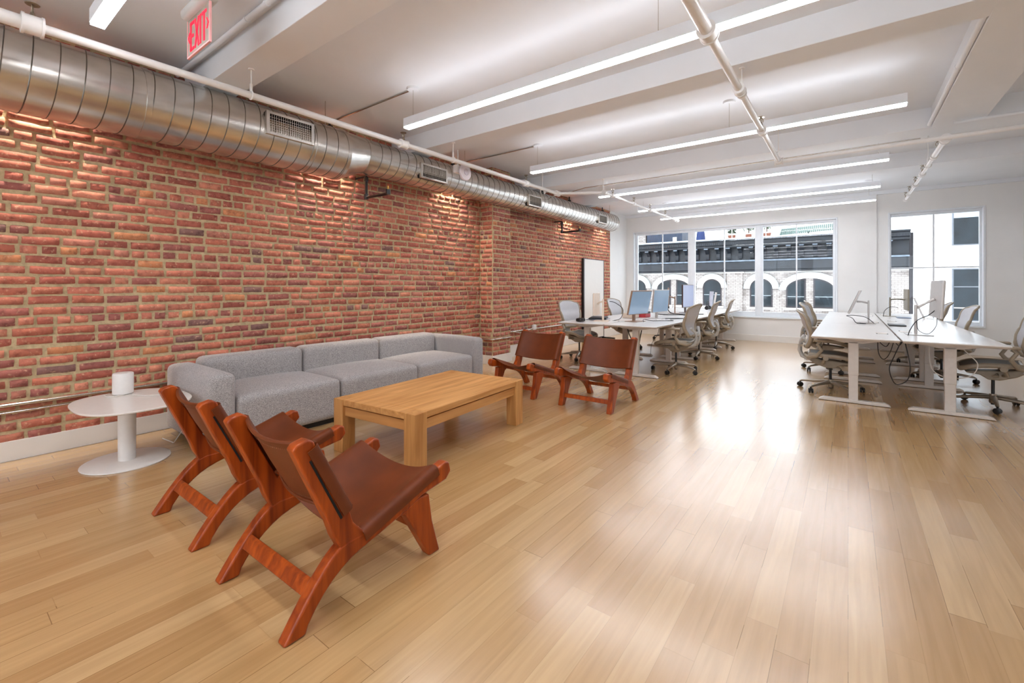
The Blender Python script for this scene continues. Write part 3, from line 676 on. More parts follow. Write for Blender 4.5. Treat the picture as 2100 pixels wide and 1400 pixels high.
# ================================================================== SOFA
sf = thing('sofa', 'long low grey fabric three-seat sofa against the brick wall', 'sofa', (-4.2, 2.84, 0))
ox, oy = 4.2, -2.84
def sbox(x0, x1, y0, y1, z0, z1, r, name, puff=0, n=10): return MB().rbox((x0+ox, y0+oy, z0), (x1+ox, y1+oy, z1), r, puff, n).build(name, M_fab, sf, ang=80)
xf, xb, xk = -3.745, -4.66, -4.42
for (a, b) in ((1.487, 2.376), (2.376, 3.307), (3.307, 4.20)):
    sbox(xk-.08, xf, a+.003, b-.003, .045, .40, .05, 'seat', .035, 12)
    sbox(xb, xk, a+.003, b-.003, .10, .635, .055, 'backrest', 0, 10)
sbox(xb, xf, 1.285, 1.484, .045, .59, .05, 'armrest', .01); sbox(xb, xf, 4.203, 4.40, .045, .60, .05, 'armrest', .01)
MB().box((xb+.06+ox, 1.36+oy, .0), (xf-.06+ox, 4.33+oy, .06)).build('plinth', M_black, sf, smooth=False)
# ================================================================== COFFEE TABLE
ct = thing('coffee_table', 'low rectangular solid oak coffee table with chunky square legs', 'table', (-2.765, 2.635, 0), R(4.2))
hx, hy, TT = .428, .685, .40
lg = .105; ly = .115
tp = MB()
tp.box((-hx+.006, -hy+ly, TT-.045), (hx-.006, hy-ly, TT-.001)); tp.box((-hx+lg, -hy+.006, TT-.045), (hx-lg, -hy+ly, TT-.001)); tp.box((-hx+lg, hy-ly, TT-.045), (hx-lg, hy-.006, TT-.001))
tp.build('tabletop', M_oak, ct, bevel=.003, smooth=False)
for sx in (-1, 1):
    for sy in (-1, 1):
        a = (hx-lg)*sx; b = hx*sx; c_ = (hy-ly)*sy; d = hy*sy
        MB().box((min(a, b), min(c_, d), 0), (max(a, b), max(c_, d), TT)).build('leg', M_oakz, ct, bevel=.004, smooth=False)
for sx in (-1, 1): MB().box((min(sx*(hx-.05), sx*(hx-.022)), -hy+ly, TT-.125), (max(sx*(hx-.05), sx*(hx-.022)), hy-ly, TT-.057)).build('apron', M_oak, ct, bevel=.002, smooth=False)
for sy in (-1, 1): MB().box((-hx+lg, min(sy*(hy-.05), sy*(hy-.022)), TT-.125), (hx-lg, max(sy*(hy-.05), sy*(hy-.022)), TT-.057)).build('apron', M_oakx, ct, bevel=.002, smooth=False)
# ================================================================== SIDE TABLE
stb = thing('side_table', 'white pedestal side table with rounded top beside the sofa', 'table', (-4.14, .915, 0))
def sup(a, b, n, z, c=(0, 0), N=72):
    o = []
    for i in range(N):
        t_ = 2*PI*i/N; ct_, st_ = math.cos(t_), math.sin(t_)
        o.append((c[0]+a*math.copysign(abs(ct_)**(2/n), ct_), c[1]+b*math.copysign(abs(st_)**(2/n), st_), z))
    return o
cc = (.05, .02)
MB().loft([sup(.375, .305, 2.7, .424, cc), sup(.388, .318, 2.7, .430, cc), sup(.39, .32, 2.7, .438, cc), sup(.388, .318, 2.7, .441, cc)]).build('tabletop', M_whtop, stb)
MB().lathe([(.05, .01), (.052, .424)], (0, 0, 0), 32).build('pedestal', M_white, stb)
MB().lathe([(.250, 0), (.253, .003), (.252, .008), (.248, .011), (.055, .014)], (0, 0, 0), 64).build('base_plate', M_white, stb)
sk = thing('smart_speaker', 'white cylindrical speaker standing on the white side table', 'speaker', (-4.38, .945, .441))
MB().lathe([(.05, 0), (.062, .006), (.063, .02), (.063, .15), (.060, .158), (.055, .160), (.001, .161)], (0, 0, 0), 40).build('speaker_body', M_white, sk)
tag(MB().tube([(-4.31, .93, .446), (-4.29, .88, .446), (-4.32, .84, .446), (-4.40, .84, .446), (-4.44, .88, .446)] , .004, 8).build('speaker_cable', M_cablew), 'white cable coiled in front of the speaker on the side table', 'cable')
tag(MB().tube([(-4.25, .97, .446), (-4.15, 1.02, .446), (-4.05, 1.15, .446), (-4.06, 1.235, .446), (-4.07, 1.262, .42), (-4.1, 1.275, .2), (-4.3, 1.24, .006), (-4.5, 1.22, .006)], .004, 8).build('speaker_cable', M_cablew), 'white cable trailing off the side table down to the floor', 'cable')
# ================================================================== LEATHER LOUNGE CHAIRS (local: faces +Y, origin at rear feet centre)
def lounge():
    t = thing('leather_lounge_chair', '', 'chair')
    hw = .302; tk = .055
    def curve(p0, p1, p2, n=6): return [((1-s)**2*p0[0]+2*s*(1-s)*p1[0]+s*s*p2[0], (1-s)**2*p0[1]+2*s*(1-s)*p1[1]+s*s*p2[1]) for s in [i/n for i in range(n+1)]]
    rail = [(.808, .352), (.795, .398), (.765, .404), (.52, .322), (.34, .262), (.300, .262), (.245, .262)] + curve((.205, .248), (.12, .19), (-.006, .0)) + \
           [(.075, .0)] + curve((.085, .03), (.17, .165), (.30, .200), 6) + [(.40, .226), (.53, .262), (.62, .296), (.775, .318)]
    post = [(.026, .672), (.040, .688), (.082, .698), (.104, .688), (.122, .650), (.112, .626), (.238, .372), (.252, .376), (.268, .325), (.305, .280), (.345, .262), (.30, .245), (.215, .240), (.185, .30), (.165, .36)]
    fleg = [(.50, .256), (.535, .235), (.668, 0), (.732, 0), (.685, .16), (.665, .29), (.60, .292)]
    for s in (-1, 1):
        lo, hi = (s*hw-tk, s*hw) if s > 0 else (-hw, -hw+tk)
        MB().prism(rail, lo, hi).build('side_rail', M_teak, t, bevel=.009, seg=3)
        MB().prism(post, lo+.002, hi-.002).build('back_post', M_teak, t, bevel=.009, seg=3)
        MB().prism(fleg, lo+.001, hi-.001).build('front_leg', M_teak, t, bevel=.007, seg=3)
    MB().prism([(.108, .152), (.127, .160), (.104, .118), (.085, .110)], -hw+tk-.005, hw-tk+.005).build('stretcher', M_teak, t, bevel=.004)
    MB().prism([(.66, .125), (.682, .125), (.694, .085), (.672, .085)], -hw+tk-.005, hw-tk+.005).build('stretcher', M_teak, t, bevel=.004)
        # leather slings
    def sling(A, B, nrm, drop, name, rev):
        A = Vector(A); B = Vector(B); N_ = Vector(nrm).normalized(); grid = []
        for i in range(15):
            s_ = i/14; p = A.lerp(B, s_); row = []
            prof = [(-hw-.004, -.030), (-hw-.005, -.010), (-hw-.004, .008), (-hw+.008, .016), (-hw+.03, .016)]
            for k_ in range(1, 16):
                x = -hw+.035+(2*hw-.07)*k_/16; q = (x/(hw-.035)); e_ = 1-q*q
                prof.append((x, .014-drop*(e_**1.0)*(1-.15*abs(s_-.5))))
            prof += [(hw-.03, .016), (hw-.008, .016), (hw+.004, .008), (hw+.005, -.010), (hw+.004, -.030)]
            for (x, n_) in prof: row.append((x, p.y+N_.y*n_, p.z+N_.z*n_))
            grid.append(row)
        if rev: grid.reverse()
        o = MB().sheet(grid, .0045).build(name, M_leath, t, ang=60)
        return o, grid
    for s in (-1, 1):
        x_ = s*(hw+.0005); m_ = MB(); m_.prism([(.086, .618), (.093, .621), (.219, .364), (.211, .360)], min(x_, x_-s*.004), max(x_, x_-s*.004)); m_.build('slot_shade_strip', M_dark, t, smooth=False)  # dark strip on the post face stands in for the shaded slit
    pb = Vector((0, .104, .668)); pe = Vector((0, .250, .382)); d = (pe-pb).normalized(); n1 = Vector((0, -d.z, d.y)); n1 = n1 if n1.y > 0 else -n1
    bo, gb = sling(pb, pe, n1, .060, 'back_sling', False)
    for rw_ in (gb[0], gb[14]): MB().tube([(p[0], p[1]-n1.y*.004, p[2]-n1.z*.004) for p in rw_[3:-3]], .0085, 8).build('rolled_hem', M_leath, bo)
    qa = Vector((0, .312, .258)); qb = Vector((0, .715, .388)); d2 = (qb-qa).normalized(); n2 = Vector((0, -d2.z, d2.y)); n2 = n2 if n2.z > 0 else -n2
    so, _ = sling(qa, qb, n2, .072, 'seat_sling', False)
    # stitched hem on the rear of the back sling
    M_st = mat('pale_stitching', (120, 70, 46), .6, ns=30, amt=.1)
    for s_ in (.09, .91):
        h = MB()
        for k_ in range(1, 40):
            x = -hw+.05+(2*hw-.10)*k_/40; q = x/(hw-.035); e_ = 1-q*q
            p = pb.lerp(pe, s_); n_ = .014-.060*e_-.004
            c_ = Vector((x, p.y+n1.y*n_, p.z+n1.z*n_)); h.add([c_+Vector((-.003, 0, -.0015)), c_+Vector((.003, 0, -.0015)), c_+Vector((.003, 0, .0015)), c_+Vector((-.003, 0, .0015)), c_-n1*.0012], [(0, 1, 4), (1, 2, 4), (2, 3, 4), (3, 0, 4), (3, 2, 1, 0)])
        h.build('stitching', M_st, bo)
    return t
ch = lounge(); ch.location = (-1.855, .768, 0)
ch['label'] = 'brown leather and red wood lounge chair closest to the camera'; ch['group'] = 'leather lounge chairs'
dup(ch, (-2.765, .782, 0), 0, 'brown leather lounge chair seen from behind, between the side table and the nearest chair', 'leather lounge chairs')
dup(ch, (-2.150, 4.805, 0), PI, 'brown leather lounge chair seen from the front, right one of the far pair', 'leather lounge chairs')
dup(ch, (-3.075, 4.830, 0), PI, 'brown leather lounge chair seen from the front, left one of the far pair', 'leather lounge chairs')
# ================================================================== DESKS (local: origin floor centre, long axis Y, user side -X for s=-1)
DZ = .72
def desk(W=.737, Ly=1.92):
    t = thing('standing_desk', '', 'desk')
    hx, hy = W/2-.002, Ly/2-.003
    MB().box((-hx, -hy, DZ-.011), (hx, hy, DZ)).build('tabletop', M_desk, t, bevel=.003, smooth=False)
    e = MB(); vs = [(-hx+.001, -hy+.001, DZ-.011), (hx-.001, -hy+.001, DZ-.011), (hx-.001, hy-.001, DZ-.011), (-hx+.001, hy-.001, DZ-.011), (-hx+.012, -hy+.02, DZ-.028), (hx-.012, -hy+.02, DZ-.028), (hx-.012, hy-.02, DZ-.028), (-hx+.012, hy-.02, DZ-.028)]
    e.add(vs, [(0, 1, 2, 3), (7, 6, 5, 4), (0, 4, 5, 1), (1, 5, 6, 2), (2, 6, 7, 3), (3, 7, 4, 0)]); e.build('tabletop_edge', M_deske, t, smooth=False)
    for sy in (-1, 1):
        y = sy*(hy-.245)
        MB().prism([(-hx+.05, DZ-.029), (hx-.05, DZ-.029), (.08, DZ-.075), (-.08, DZ-.075)], y-.03, y+.03, 'xz').build('support_arm', M_deskleg, t, bevel=.003, smooth=False)
        l_ = MB(); l_.box((-.045, y-.03, .30), (.045, y+.03, DZ-.06)); l_.box((-.041, y-.026, .03), (.041, y+.026, .31)); l_.build('leg', M_deskleg, t, bevel=.006, smooth=False)
        MB().prism([(-.31, .004), (-.30, .018), (-.265, .036), (.265, .036), (.30, .018), (.31, .004)], y-.035, y+.035, 'xz').build('foot', M_deskleg, t, bevel=.004, smooth=False)
    MB().box((-.04, -hy+.28, DZ-.085), (.04, hy-.28, DZ-.04)).build('crossbar', M_deskleg, t, smooth=False)
    return t
def flap(par, x, y):
    f = MB(); f.box((x-.05, y-.09, DZ), (x+.05, y+.09, DZ+.003)); f.build('cable_flap', M_deske, par, bevel=.001, smooth=False)
    g = MB(); g.box((x-.052, y-.1, DZ+.0005), (x-.04, y-.088, DZ+.006)); g.box((x+.04, y-.1, DZ+.0005), (x+.052, y-.088, DZ+.006)); g.build('flap_hinge', M_black, par, smooth=False)
d0 = desk(); flap(d0, .26, -.18)
YS = 5.81; LY = 1.92
names = {(0, 0): 'white standing desk nearest the camera on the left block, brick-wall side', (0, 1): 'white standing desk, middle of the left block, brick-wall side', (0, 2): 'white standing desk by the window on the left block, brick-wall side',
         (1, 0): 'white standing desk at the near aisle corner of the left desk block', (1, 1): 'white standing desk in the middle of the aisle side of the left desk block', (1, 2): 'white standing desk by the window on the aisle side of the left desk block',
         (2, 0): 'white standing desk at the near aisle corner of the right block', (2, 1): 'white standing desk in the middle of the right block, aisle side', (2, 2): 'white standing desk by the window on the aisle side of the right desk block',
         (3, 0): 'white standing desk at the near right corner, under the large silver monitor', (3, 1): 'white standing desk in the middle of the right side of the right desk block', (3, 2): 'white standing desk by the window on the right side of the right desk block'}
cols = [(-3.12, 0), (-2.36, PI), (.05, 0), (.81, PI)]
cols = [(-3.125, 0), (-2.375, PI), (.045, 0), (.795, PI)]
first = True
for ci, (x, rz) in enumerate(cols):
    for r in range(3):
        loc = (x, YS+LY*(r+.5), 0)
        if first: d0.location = loc; d0['label'] = names[(0, 0)]; d0['group'] = 'white standing desks'; first = False
        else: dup(d0, loc, rz, names[(ci, r)], 'white standing desks')
# ================================================================== OFFICE CHAIRS (local: faces +X)
def office(frame=None, meshm=None, seatm=None, basem=None, lite=None):
    frame = frame or M_chf; meshm = meshm or M_mesh; seatm = seatm or M_meshd; basem = basem or M_chb; lite = lite or M_chl
    t = thing('office_chair', '', 'chair')
    for k_ in range(5):
        a = 2*PI*k_/5+.3; ca, sa = math.cos(a), math.sin(a)
        MB().tube([(0, 0, .105), (.06*ca, .06*sa, .108), (.2*ca, .2*sa, .095), (.305*ca, .305*sa, .082), (.325*ca, .325*sa, .068)], [.028, .028, .021, .016, .014], 10, flat=.8).build('base_leg', basem, t)
        m = MB(); c_ = Vector((.325*ca, .325*sa, .029)); ax = Vector((-sa, ca, 0)); r_ = k_*1.1; ax = Vector((math.cos(r_), math.sin(r_), 0))
        for s in (-1, 1):
            p = c_+ax*s*.014; m.tube([p-ax*.010, p-ax*.007, p+ax*.007, p+ax*.010], [.022, .029, .029, .022], 18)
        m.cyl(c_, c_+Vector((0, 0, .045)), .009, 8); m.build('caster', M_black, t)
    MB().lathe([(.026, .045), (.030, .05), (.032, .13), (.028, .142)], (0, 0, 0), 20).build('hub', basem, t)
    m = MB(); m.cyl((0, 0, .14), (0, 0, .30), .014, 12); m.cyl((0, 0, .03), (0, 0, .046), .016, 12); m.build('gas_lift', M_black, t)
    MB().prism([(-.25, .40), (-.16, .335), (-.04, .29), (.04, .292), (.10, .335), (.20, .345), (.21, .365), (.06, .385), (-.1, .395), (-.22, .425)], -.07, .07, 'xz').build('tilt_mechanism', frame, t, bevel=.015, seg=3)
    m = MB(); m.tube([(-.05, -.2, .43), (-.08, -.17, .36), (-.06, 0, .335), (-.08, .17, .36), (-.05, .2, .43)], .017, 10); m.tube([(-.02, .06, .36), (-.02, .13, .345), (.02, .16, .345)], .012, 8)
    m.cyl((-.05, .205, .43), (-.05, .235, .43), .028, 14); m.cyl((-.05, -.205, .43), (-.05, -.235, .43), .028, 14); m.build('seat_support', frame, t)
    # seat: curved mesh in a rim
    g = []
    for i in range(13):
        u = i/12; x = -.21+.46*u; row = []
        hwid = .225*(1-.12*(1-u)**2)*(1 if u < .85 else 1-.25*((u-.85)/.15)**2)
        for j in range(11):
            v = -1+2*j/10; z = .455+.02*v*v*(1-u*.5)-.05*max(0, u-.55)**2/.2-.006*(1-v*v); row.append((x, v*hwid, z))
        g.append(row)
    MB().sheet(g, .012).build('seat_mesh', seatm, t)
    rim = [g[i][0] for i in range(13)]+[g[12][j] for j in range(1, 11)]+[g[i][10] for i in range(11, -1, -1)]+[g[0][j] for j in range(9, -1, -1)]
    MB().tube([(p[0], p[1], p[2]-.012) for p in rim], .019, 8, flat=1.3).build('seat_rim', frame, t)
    # back
    def bx(s): return -.245-.055*s-.09*max(0, s-.55)**2*2+.035*math.sin(PI*min(1, s*1.6))
    prof = [(0, .135), (.1, .165), (.25, .2), (.45, .228), (.65, .243), (.8, .243), (.9, .225), (.96, .19), (1.0, .12)]
    def hwid(s):
        for (a, b) in zip(prof[:-1], prof[1:]):
            if s <= b[0]: f_ = (s-a[0])/(b[0]-a[0]); return a[1]+(b[1]-a[1])*f_
        return prof[-1][1]
    g = []
    for i in range(19):
        s = i/18; row = []
        for j in range(13):
            v = -1+2*j/12; w_ = hwid(s); row.append((bx(s)+.055*(v*w_/.24)**2, v*w_, .545+.455*s-.012*v*v*(1 if s > .9 else 0)))
        g.append(row)
    MB().sheet(g, .008).build('back_mesh', meshm, t)
    rim = [g[i][0] for i in range(19)]+[g[18][j] for j in range(1, 13)]+[g[i][12] for i in range(17, -1, -1)]+[g[0][j] for j in range(11, -1, -1)]
    rr = [(.026 if s < .3 else .020 if s < .6 else .014) for s in [i/18 for i in range(19)]]
    rad = rr+[.013]*12+rr[:-1][::-1]+[.022]*12
    MB().tube([(p[0]-.004, p[1], p[2]) for p in rim], rad, 10).build('back_frame', frame, t)
    # spine uprights
    for s in (-1, 1):
        MB().tube([(-.20, s*.05, .385), (-.285, s*.055, .42), (-.315, s*.06, .50), (-.30, s*.085, .60), (-.265, s*.15, .66)], [.022, .022, .018, .018, .022], 10).build('back_upright', lite, t)
    m = MB().rbox((-.305, -.05, .43), (-.285, .05, .60), .009, n=6); m.build('lumbar_pad', lite, t)
    m = MB(); m.tube([(-.29, -.13, .56), (-.315, 0, .55), (-.29, .13, .56)], .016, 8); m.build('lumbar_bar', frame, t)
    for s in (-1, 1):
        a = MB().tube([(-.25, s*.10, .44), (-.22, s*.22, .43), (-.14, s*.262, .455), (-.09, s*.27, .53), (-.13, s*.272, .60), (-.10, s*.272, .635)], [.018, .022, .024, .020, .018, .02], 10).build('arm_support', frame, t)
        MB().rbox((-.16, s*.272-.04, .635), (.13, s*.272+.04, .665), .014, n=6).build('armrest', frame, t)
    return t
oc = office(); G = 'mesh office chairs'
oc.location = (-2.03, 6.74, 0); oc.rotation_euler = (0, 0, R(176)); oc['label'] = 'tan mesh office chair nearest the camera on the aisle side of the left desk block'; oc['group'] = G
dup(oc, (-2.10, 8.28, 0), R(186), 'tan mesh office chair, middle one on the aisle side of the left desk block', G)
dup(oc, (-2.16, 9.84, 0), R(190), 'tan mesh office chair, farthest on the left block, aisle side', G)
dup(oc, (-3.73, 6.92, 0), R(-16), 'pale-backed office chair against the brick wall, nearest of the two on that side', G)
dup(oc, (-3.66, 8.72, 0), R(-8), 'office chair with white mesh back beside the white board, second on the wall side', G)
dup(oc, (-.17, 6.60, 0), R(3), 'tan mesh office chair nearest the camera on the aisle side of the right desk block', G).scale = (1, 1, .96)
dup(oc, (-.25, 8.15, 0), R(-4), 'mesh office chair, middle one on the aisle side of the right desk block', G)
dup(oc, (-.27, 9.35, 0), R(5), 'mesh office chair, farthest on the aisle side of the right desk block', G)
dup(oc, (1.20, 6.70, 0), R(176), 'tan mesh office chair cut by the right edge of the photo', G)
dup(oc, (1.00, 8.25, 0), R(184), 'mesh office chair in front of the right window, its back just above the desk', G)
dup(oc, (.98, 9.85, 0), R(178), 'mesh office chair at the far right, partly behind the large monitor', G)
bk = mat('black_chair_mesh', (30, 28, 40), .6, ns=300, amt=.2)
ob = office(M_black, bk, bk, M_black, M_black); ob.location = (-3.42, 10.75, 0); ob.rotation_euler = (0, 0, R(-25)); ob['label'] = 'black office chair at the far end of the wall side by the big window'
# ================================================================== MONITORS (local: screen faces +X, origin desk top under stand)
def monitor(loc, rz, label, w=.61, h=.36, zc=.28, off=.16, tilt=0, portrait=False, scr=None, body=None, plate=True, colz=.34):
    t = thing('monitor', label, 'monitor', loc, rz)
    if portrait: w, h = h, w
    body = body or M_alu; scr = scr or M_screen
    Mx = Matrix.Translation((off, 0, zc)) @ Matrix.Rotation(R(tilt), 4, 'Y')
    MB().rbox((-.014, -w/2, -h/2), (.012, w/2, h/2), .006, n=4, M=Mx).build('screen_housing', body, t)
    MB().box((.0115, -w/2+.012, -h/2+.012), (.0135, w/2-.012, h/2-.012), Mx).build('display', scr, t, smooth=False)
    MB().tube([(0, 0, colz-.04), (off*.5, 0, (colz+zc)/2-.01), (off-.02, 0, zc)], [.022, .02, .026], 10, flat=.6).build('arm', body, t)
    MB().rbox((-.014, -.032, .006), (.010, .032, colz), .006, n=4).build('stand_column', body, t)
    if plate: MB().rbox((-.09, -.12, 0), (.13, .12, .008), .003, n=4).build('base_plate', body, t)
    return t
z = DZ
monitor((-2.62, 6.60, z), R(-10), 'monitor with blue-grey tilted screen nearest the camera on the left desk block', w=.56, h=.37, zc=.29, off=.10, tilt=12, scr=M_screenb, body=M_tan)
monitor((-2.58, 7.50, z), R(-7), 'monitor with pale blue upright screen, second in the row on the left desk block', w=.56, h=.38, zc=.29, off=.07, tilt=5, scr=M_screenb)
monitor((-2.75, 9.05, z), R(197), 'monitor seen edge-on with black cables on its back, middle of the left desk block', zc=.33, off=.12, scr=M_screen, body=M_tan)
monitor((-2.66, 9.45, z), R(-4), 'monitor with lilac screen and brown edge, farthest on the left desk block', zc=.34, off=.05, h=.46, scr=mat('lilac_screen', (150, 160, 196), .2, ns=2, amt=.05), body=mat('dark_brown_edge', (70, 46, 44), .4, ns=20, amt=.1))
monitor((-3.02, 6.36, z), R(196), 'silver monitor turned to the brick wall at the near corner of the left desk block', w=.5, h=.34, zc=.26, off=.10, body=M_beige)
monitor((.60, 6.64, z), R(2.5), 'large silver monitor seen from behind on the right desk block', w=.60, h=.40, zc=.395, off=.17, tilt=3, colz=.33)
monitor((.235, 8.28, z), R(178), 'thin monitor leaning back, seen edge-on at the left of the right desk block', w=.60, h=.36, zc=.31, off=.155, tilt=-22, colz=.33)
monitor((.60, 10.45, z), R(1), 'small olive-grey monitor in front of the right window on the far desk', w=.60, h=.37, zc=.30, off=.22, tilt=0, body=mat('olive_monitor_back', (140, 132, 116), .4, ns=20, amt=.05), colz=.34)
t = thing('tablet', 'thin white tablet leaning upright near the right window on the far desk', 'tablet', (1.0, 9.95, z))
Mt = Matrix.Rotation(R(-20), 4, 'Y'); MB().rbox((-.005, -.13, .0), (.005, .13, .37), .004, n=4, M=Mt).build('tablet_body', M_white, t); MB().box((.03, -.03, 0), (.10, .03, .006)).build('tablet_foot', M_white, t)
# desk clutter
t = thing('laptop', 'black open laptop keyboard lying on the near left desk', 'laptop', (-3.24, 6.66, z+.012), R(20))
MB().rbox((-.14, -.2, 0), (.14, .2, .02), .006, n=4).build('laptop_base', M_black, t); MB().rbox((-.12, -.2, .021), (.13, .19, .030), .004, n=4).build('laptop_lid', mat('laptop_keys', (40, 44, 50), .5, ns=80, amt=.4), t)
tag(MB().rbox((-3.30, 6.0, z), (-3.20, 6.14, z+.055), .02, n=4).build('phone', M_black), 'small black desk phone at the left corner of the near left desk', 'phone')
tag(MB().rbox((-3.38, 6.48, z), (-3.12, 6.84, z+.011), .004, n=4).build('paper_stack', M_paper), 'pale paper stack under the black laptop', 'paper')
tag(MB().rbox((-3.05, 7.15, z), (-2.86, 7.45, z+.085), .015, n=4).build('storage_box', M_beige, None), 'cream cardboard box beside the silver monitor on the left desks', 'box')
t = thing('book_stack', 'red box with a black lid on the left desks, left of the blue screen', 'box', (-2.86, 7.62, z)); MB().box((-.09, -.12, 0), (.09, .12, .06)).build('box_body', M_redb, t, bevel=.003); MB().box((-.085, -.115, .06), (.09, .12, .10)).build('box_lid', M_black, t, bevel=.003)
t['category'] = 'box'; t.name = 'red_box'
tag(MB().rbox((.44, 7.86, z), (.62, 8.18, z+.018), .006, n=4).build('keyboard', M_black), 'black keyboard lying in the middle of the right desk block', 'keyboard')
tag(MB().rbox((.66, 9.9, z), (.84, 10.25, z+.012), .004, n=4).build('keyboard', mat('slate_keyboard', (90, 104, 130), .4, ns=60, amt=.2)), 'blue-grey keyboard on the desk near the right window', 'keyboard')
def papers(loc, sx, sy, rz, lb):
    o = MB().rbox((-sx/2, -sy/2, 0), (sx/2, sy/2, .006), .002, n=3).build('paper_sheet', M_white); o.location = loc; o.rotation_euler = (0, 0, rz); tag(o, lb, 'paper')
papers((-2.35, 9.3, z), .3, .42, .3, 'white papers spread on the middle left desk'); papers((-2.2, 9.9, z), .3, .42, -.2, 'white papers spread on the far left desk')
papers((-2.35, 7.15, z), .21, .30, .4, 'single white sheet beside the pale blue screen')
t = thing('headphones', 'black headphones standing on the far left desk against the window frame', 'headphones', (-2.45, 10.4, z))
MB().tube([(0, .09*math.cos(a), .12+.10*math.sin(a)) for a in [PI*k_/12 for k_ in range(13)]], .009, 8).build('headband', M_black, t)
MB().lathe([(.03, -.015), (.045, -.01), (.045, .015)], (0, .095, .07), 16, 'y').build('ear_cup', M_black, t); MB().lathe([(.03, -.015), (.045, -.01), (.045, .015)], (0, -.095, .07), 16, 'y').build('ear_cup', M_black, t)
t = thing('drawing_roll', 'tall roll of paper drawings standing on the far left desk before the window', 'paper roll', (-2.5, 10.85, z))
MB().cyl((0, 0, 0), (.02, .02, .42), .035, 16, .045).build('paper_tube', M_paper, t); MB().cyl((.05, .02, 0), (.11, .04, .40), .02, 12).build('paper_tube', M_white, t)
def cable(pts, lb, r=.0045, m=None, name='power_cable'):
    # smooth catmull-rom
    P = [Vector(p) for p in pts]; out = []
    for i in range(len(P)-1):
        p0, p1, p2, p3 = P[max(i-1, 0)], P[i], P[i+1], P[min(i+2, len(P)-1)]
        for k_ in range(8):
            s = k_/8; out.append(.5*((2*p1)+(-p0+p2)*s+(2*p0-5*p1+4*p2-p3)*s*s+(-p0+3*p1-3*p2+p3)*s**3))
    out.append(P[-1]); return tag(MB().tube(out, r, 8).build(name, m or M_cable), lb, 'cable')
cable([(.49, 7.6, z-.03), (.47, 7.55, .55), (.42, 7.5, .38), (.36, 7.45, .32), (.31, 7.45, .42), (.31, 7.5, z-.04)], 'black cable loop hanging under the right desk block, left one')
cable([(.43, 6.0, z-.03), (.38, 6.0, .55), (.34, 6.02, .40), (.39, 6.05, .25), (.48, 6.05, .30), (.50, 6.02, .45), (.46, 6.0, z-.03)], 'long black cable loop hanging at the near seam of the right desk block')
cable([(.60, 7.3, z-.05), (.55, 7.3, .60), (.50, 7.3, .52), (.44, 7.3, .60), (.38, 7.3, .50), (.30, 7.3, .58), (.28, 7.3, z-.05)], 'tangled black cables under the middle of the right desk block')
cable([(.86, 6.12, z-.03), (.93, 6.15, .60), (1.0, 6.15, .50), (.95, 6.15, .38), (.80, 6.2, .34), (.68, 6.2, .42), (.66, 6.2, z-.04)], 'white cable looping around the near right desk leg', m=M_cablew)
cable([(.76, 6.64, z+.28), (.70, 6.62, z+.22), (.60, 6.55, z+.16), (.54, 6.50, z+.06), (.52, 6.45, z+.004)], 'black cable arching from the large monitor down to the right desk')
cable([(.76, 6.66, z+.27), (.77, 6.66, z+.12), (.70, 6.60, z+.02), (.62, 6.60, z+.05), (.60, 6.60, z+.15)], 'thin cable loop hanging beside the large monitor stand', r=.003)
cable([(-.02, 8.30, z+.10), (.06, 8.26, z+.11), (.20, 8.2, z+.09), (.30, 8.2, z+.005)], 'black cable arching behind the leaning monitor')
cable([(-.02, 8.28, z+.10), (.05, 8.2, z+.07), (.10, 8.15, z+.005), (.2, 8.1, z+.006), (.1, 8.2, z+.006)], 'black cable coiled at the leaning monitor base')
cable([(.70, 10.4, z+.16), (.60, 10.4, z+.17), (.52, 10.35, z+.10), (.50, 10.3, z+.004)], 'black cable behind the small monitor by the right window')
cable([(-2.45, 6.55, z+.005), (-2.5, 6.7, z+.03), (-2.4, 6.8, z+.005), (-2.3, 6.9, z+.005), (-2.15, 7.0, z+.006), (-2.3, 7.1, z+.006)], 'black cable snaking in front of the blue screen')
cable([(-2.4, 7.4, z+.005), (-2.3, 7.6, z+.005), (-2.15, 7.6, z+.006), (-2.2, 7.5, z+.006), (-2.4, 7.2, z+.006)], 'dark cable loop in front of the pale blue screen')
cable([(-2.85, 9.1, z+.36), (-2.9, 9.0, z+.2), (-2.8, 8.9, z+.03), (-2.6, 8.8, z+.006), (-2.4, 8.9, z+.006), (-2.2, 9.0, z+.006)], 'thick black cable bundle on the back of the edge-on monitor', r=.009)
cable([(-2.9, 8.5, z+.006), (-2.7, 8.4, z+.006), (-2.5, 8.55, z+.006), (-2.3, 8.4, z+.006), (-2.2, 8.6, z+.006)], 'tangle of black cables on the middle left desk', r=.010)
cable([(-2.95, 6.45, z+.30), (-2.88, 6.5, z+.28), (-2.80, 6.6, z+.18), (-2.84, 6.62, z+.04), (-2.9, 6.5, z+.005)], 'black and white cables arching off the silver monitor', r=.005)
cable([(-2.62, 6.3, z-.03), (-2.55, 6.3, .5), (-2.45, 6.3, .36), (-2.4, 6.3, .55), (-2.38, 6.3, z-.05)], 'white and black cables hanging under the near left desks', r=.008)
cable([(-2.1, 6.2, z-.03), (-2.12, 6.2, .58), (-2.2, 6.2, .45), (-2.22, 6.2, .3)], 'thin dark cable hanging from the near left desk edge', r=.003)
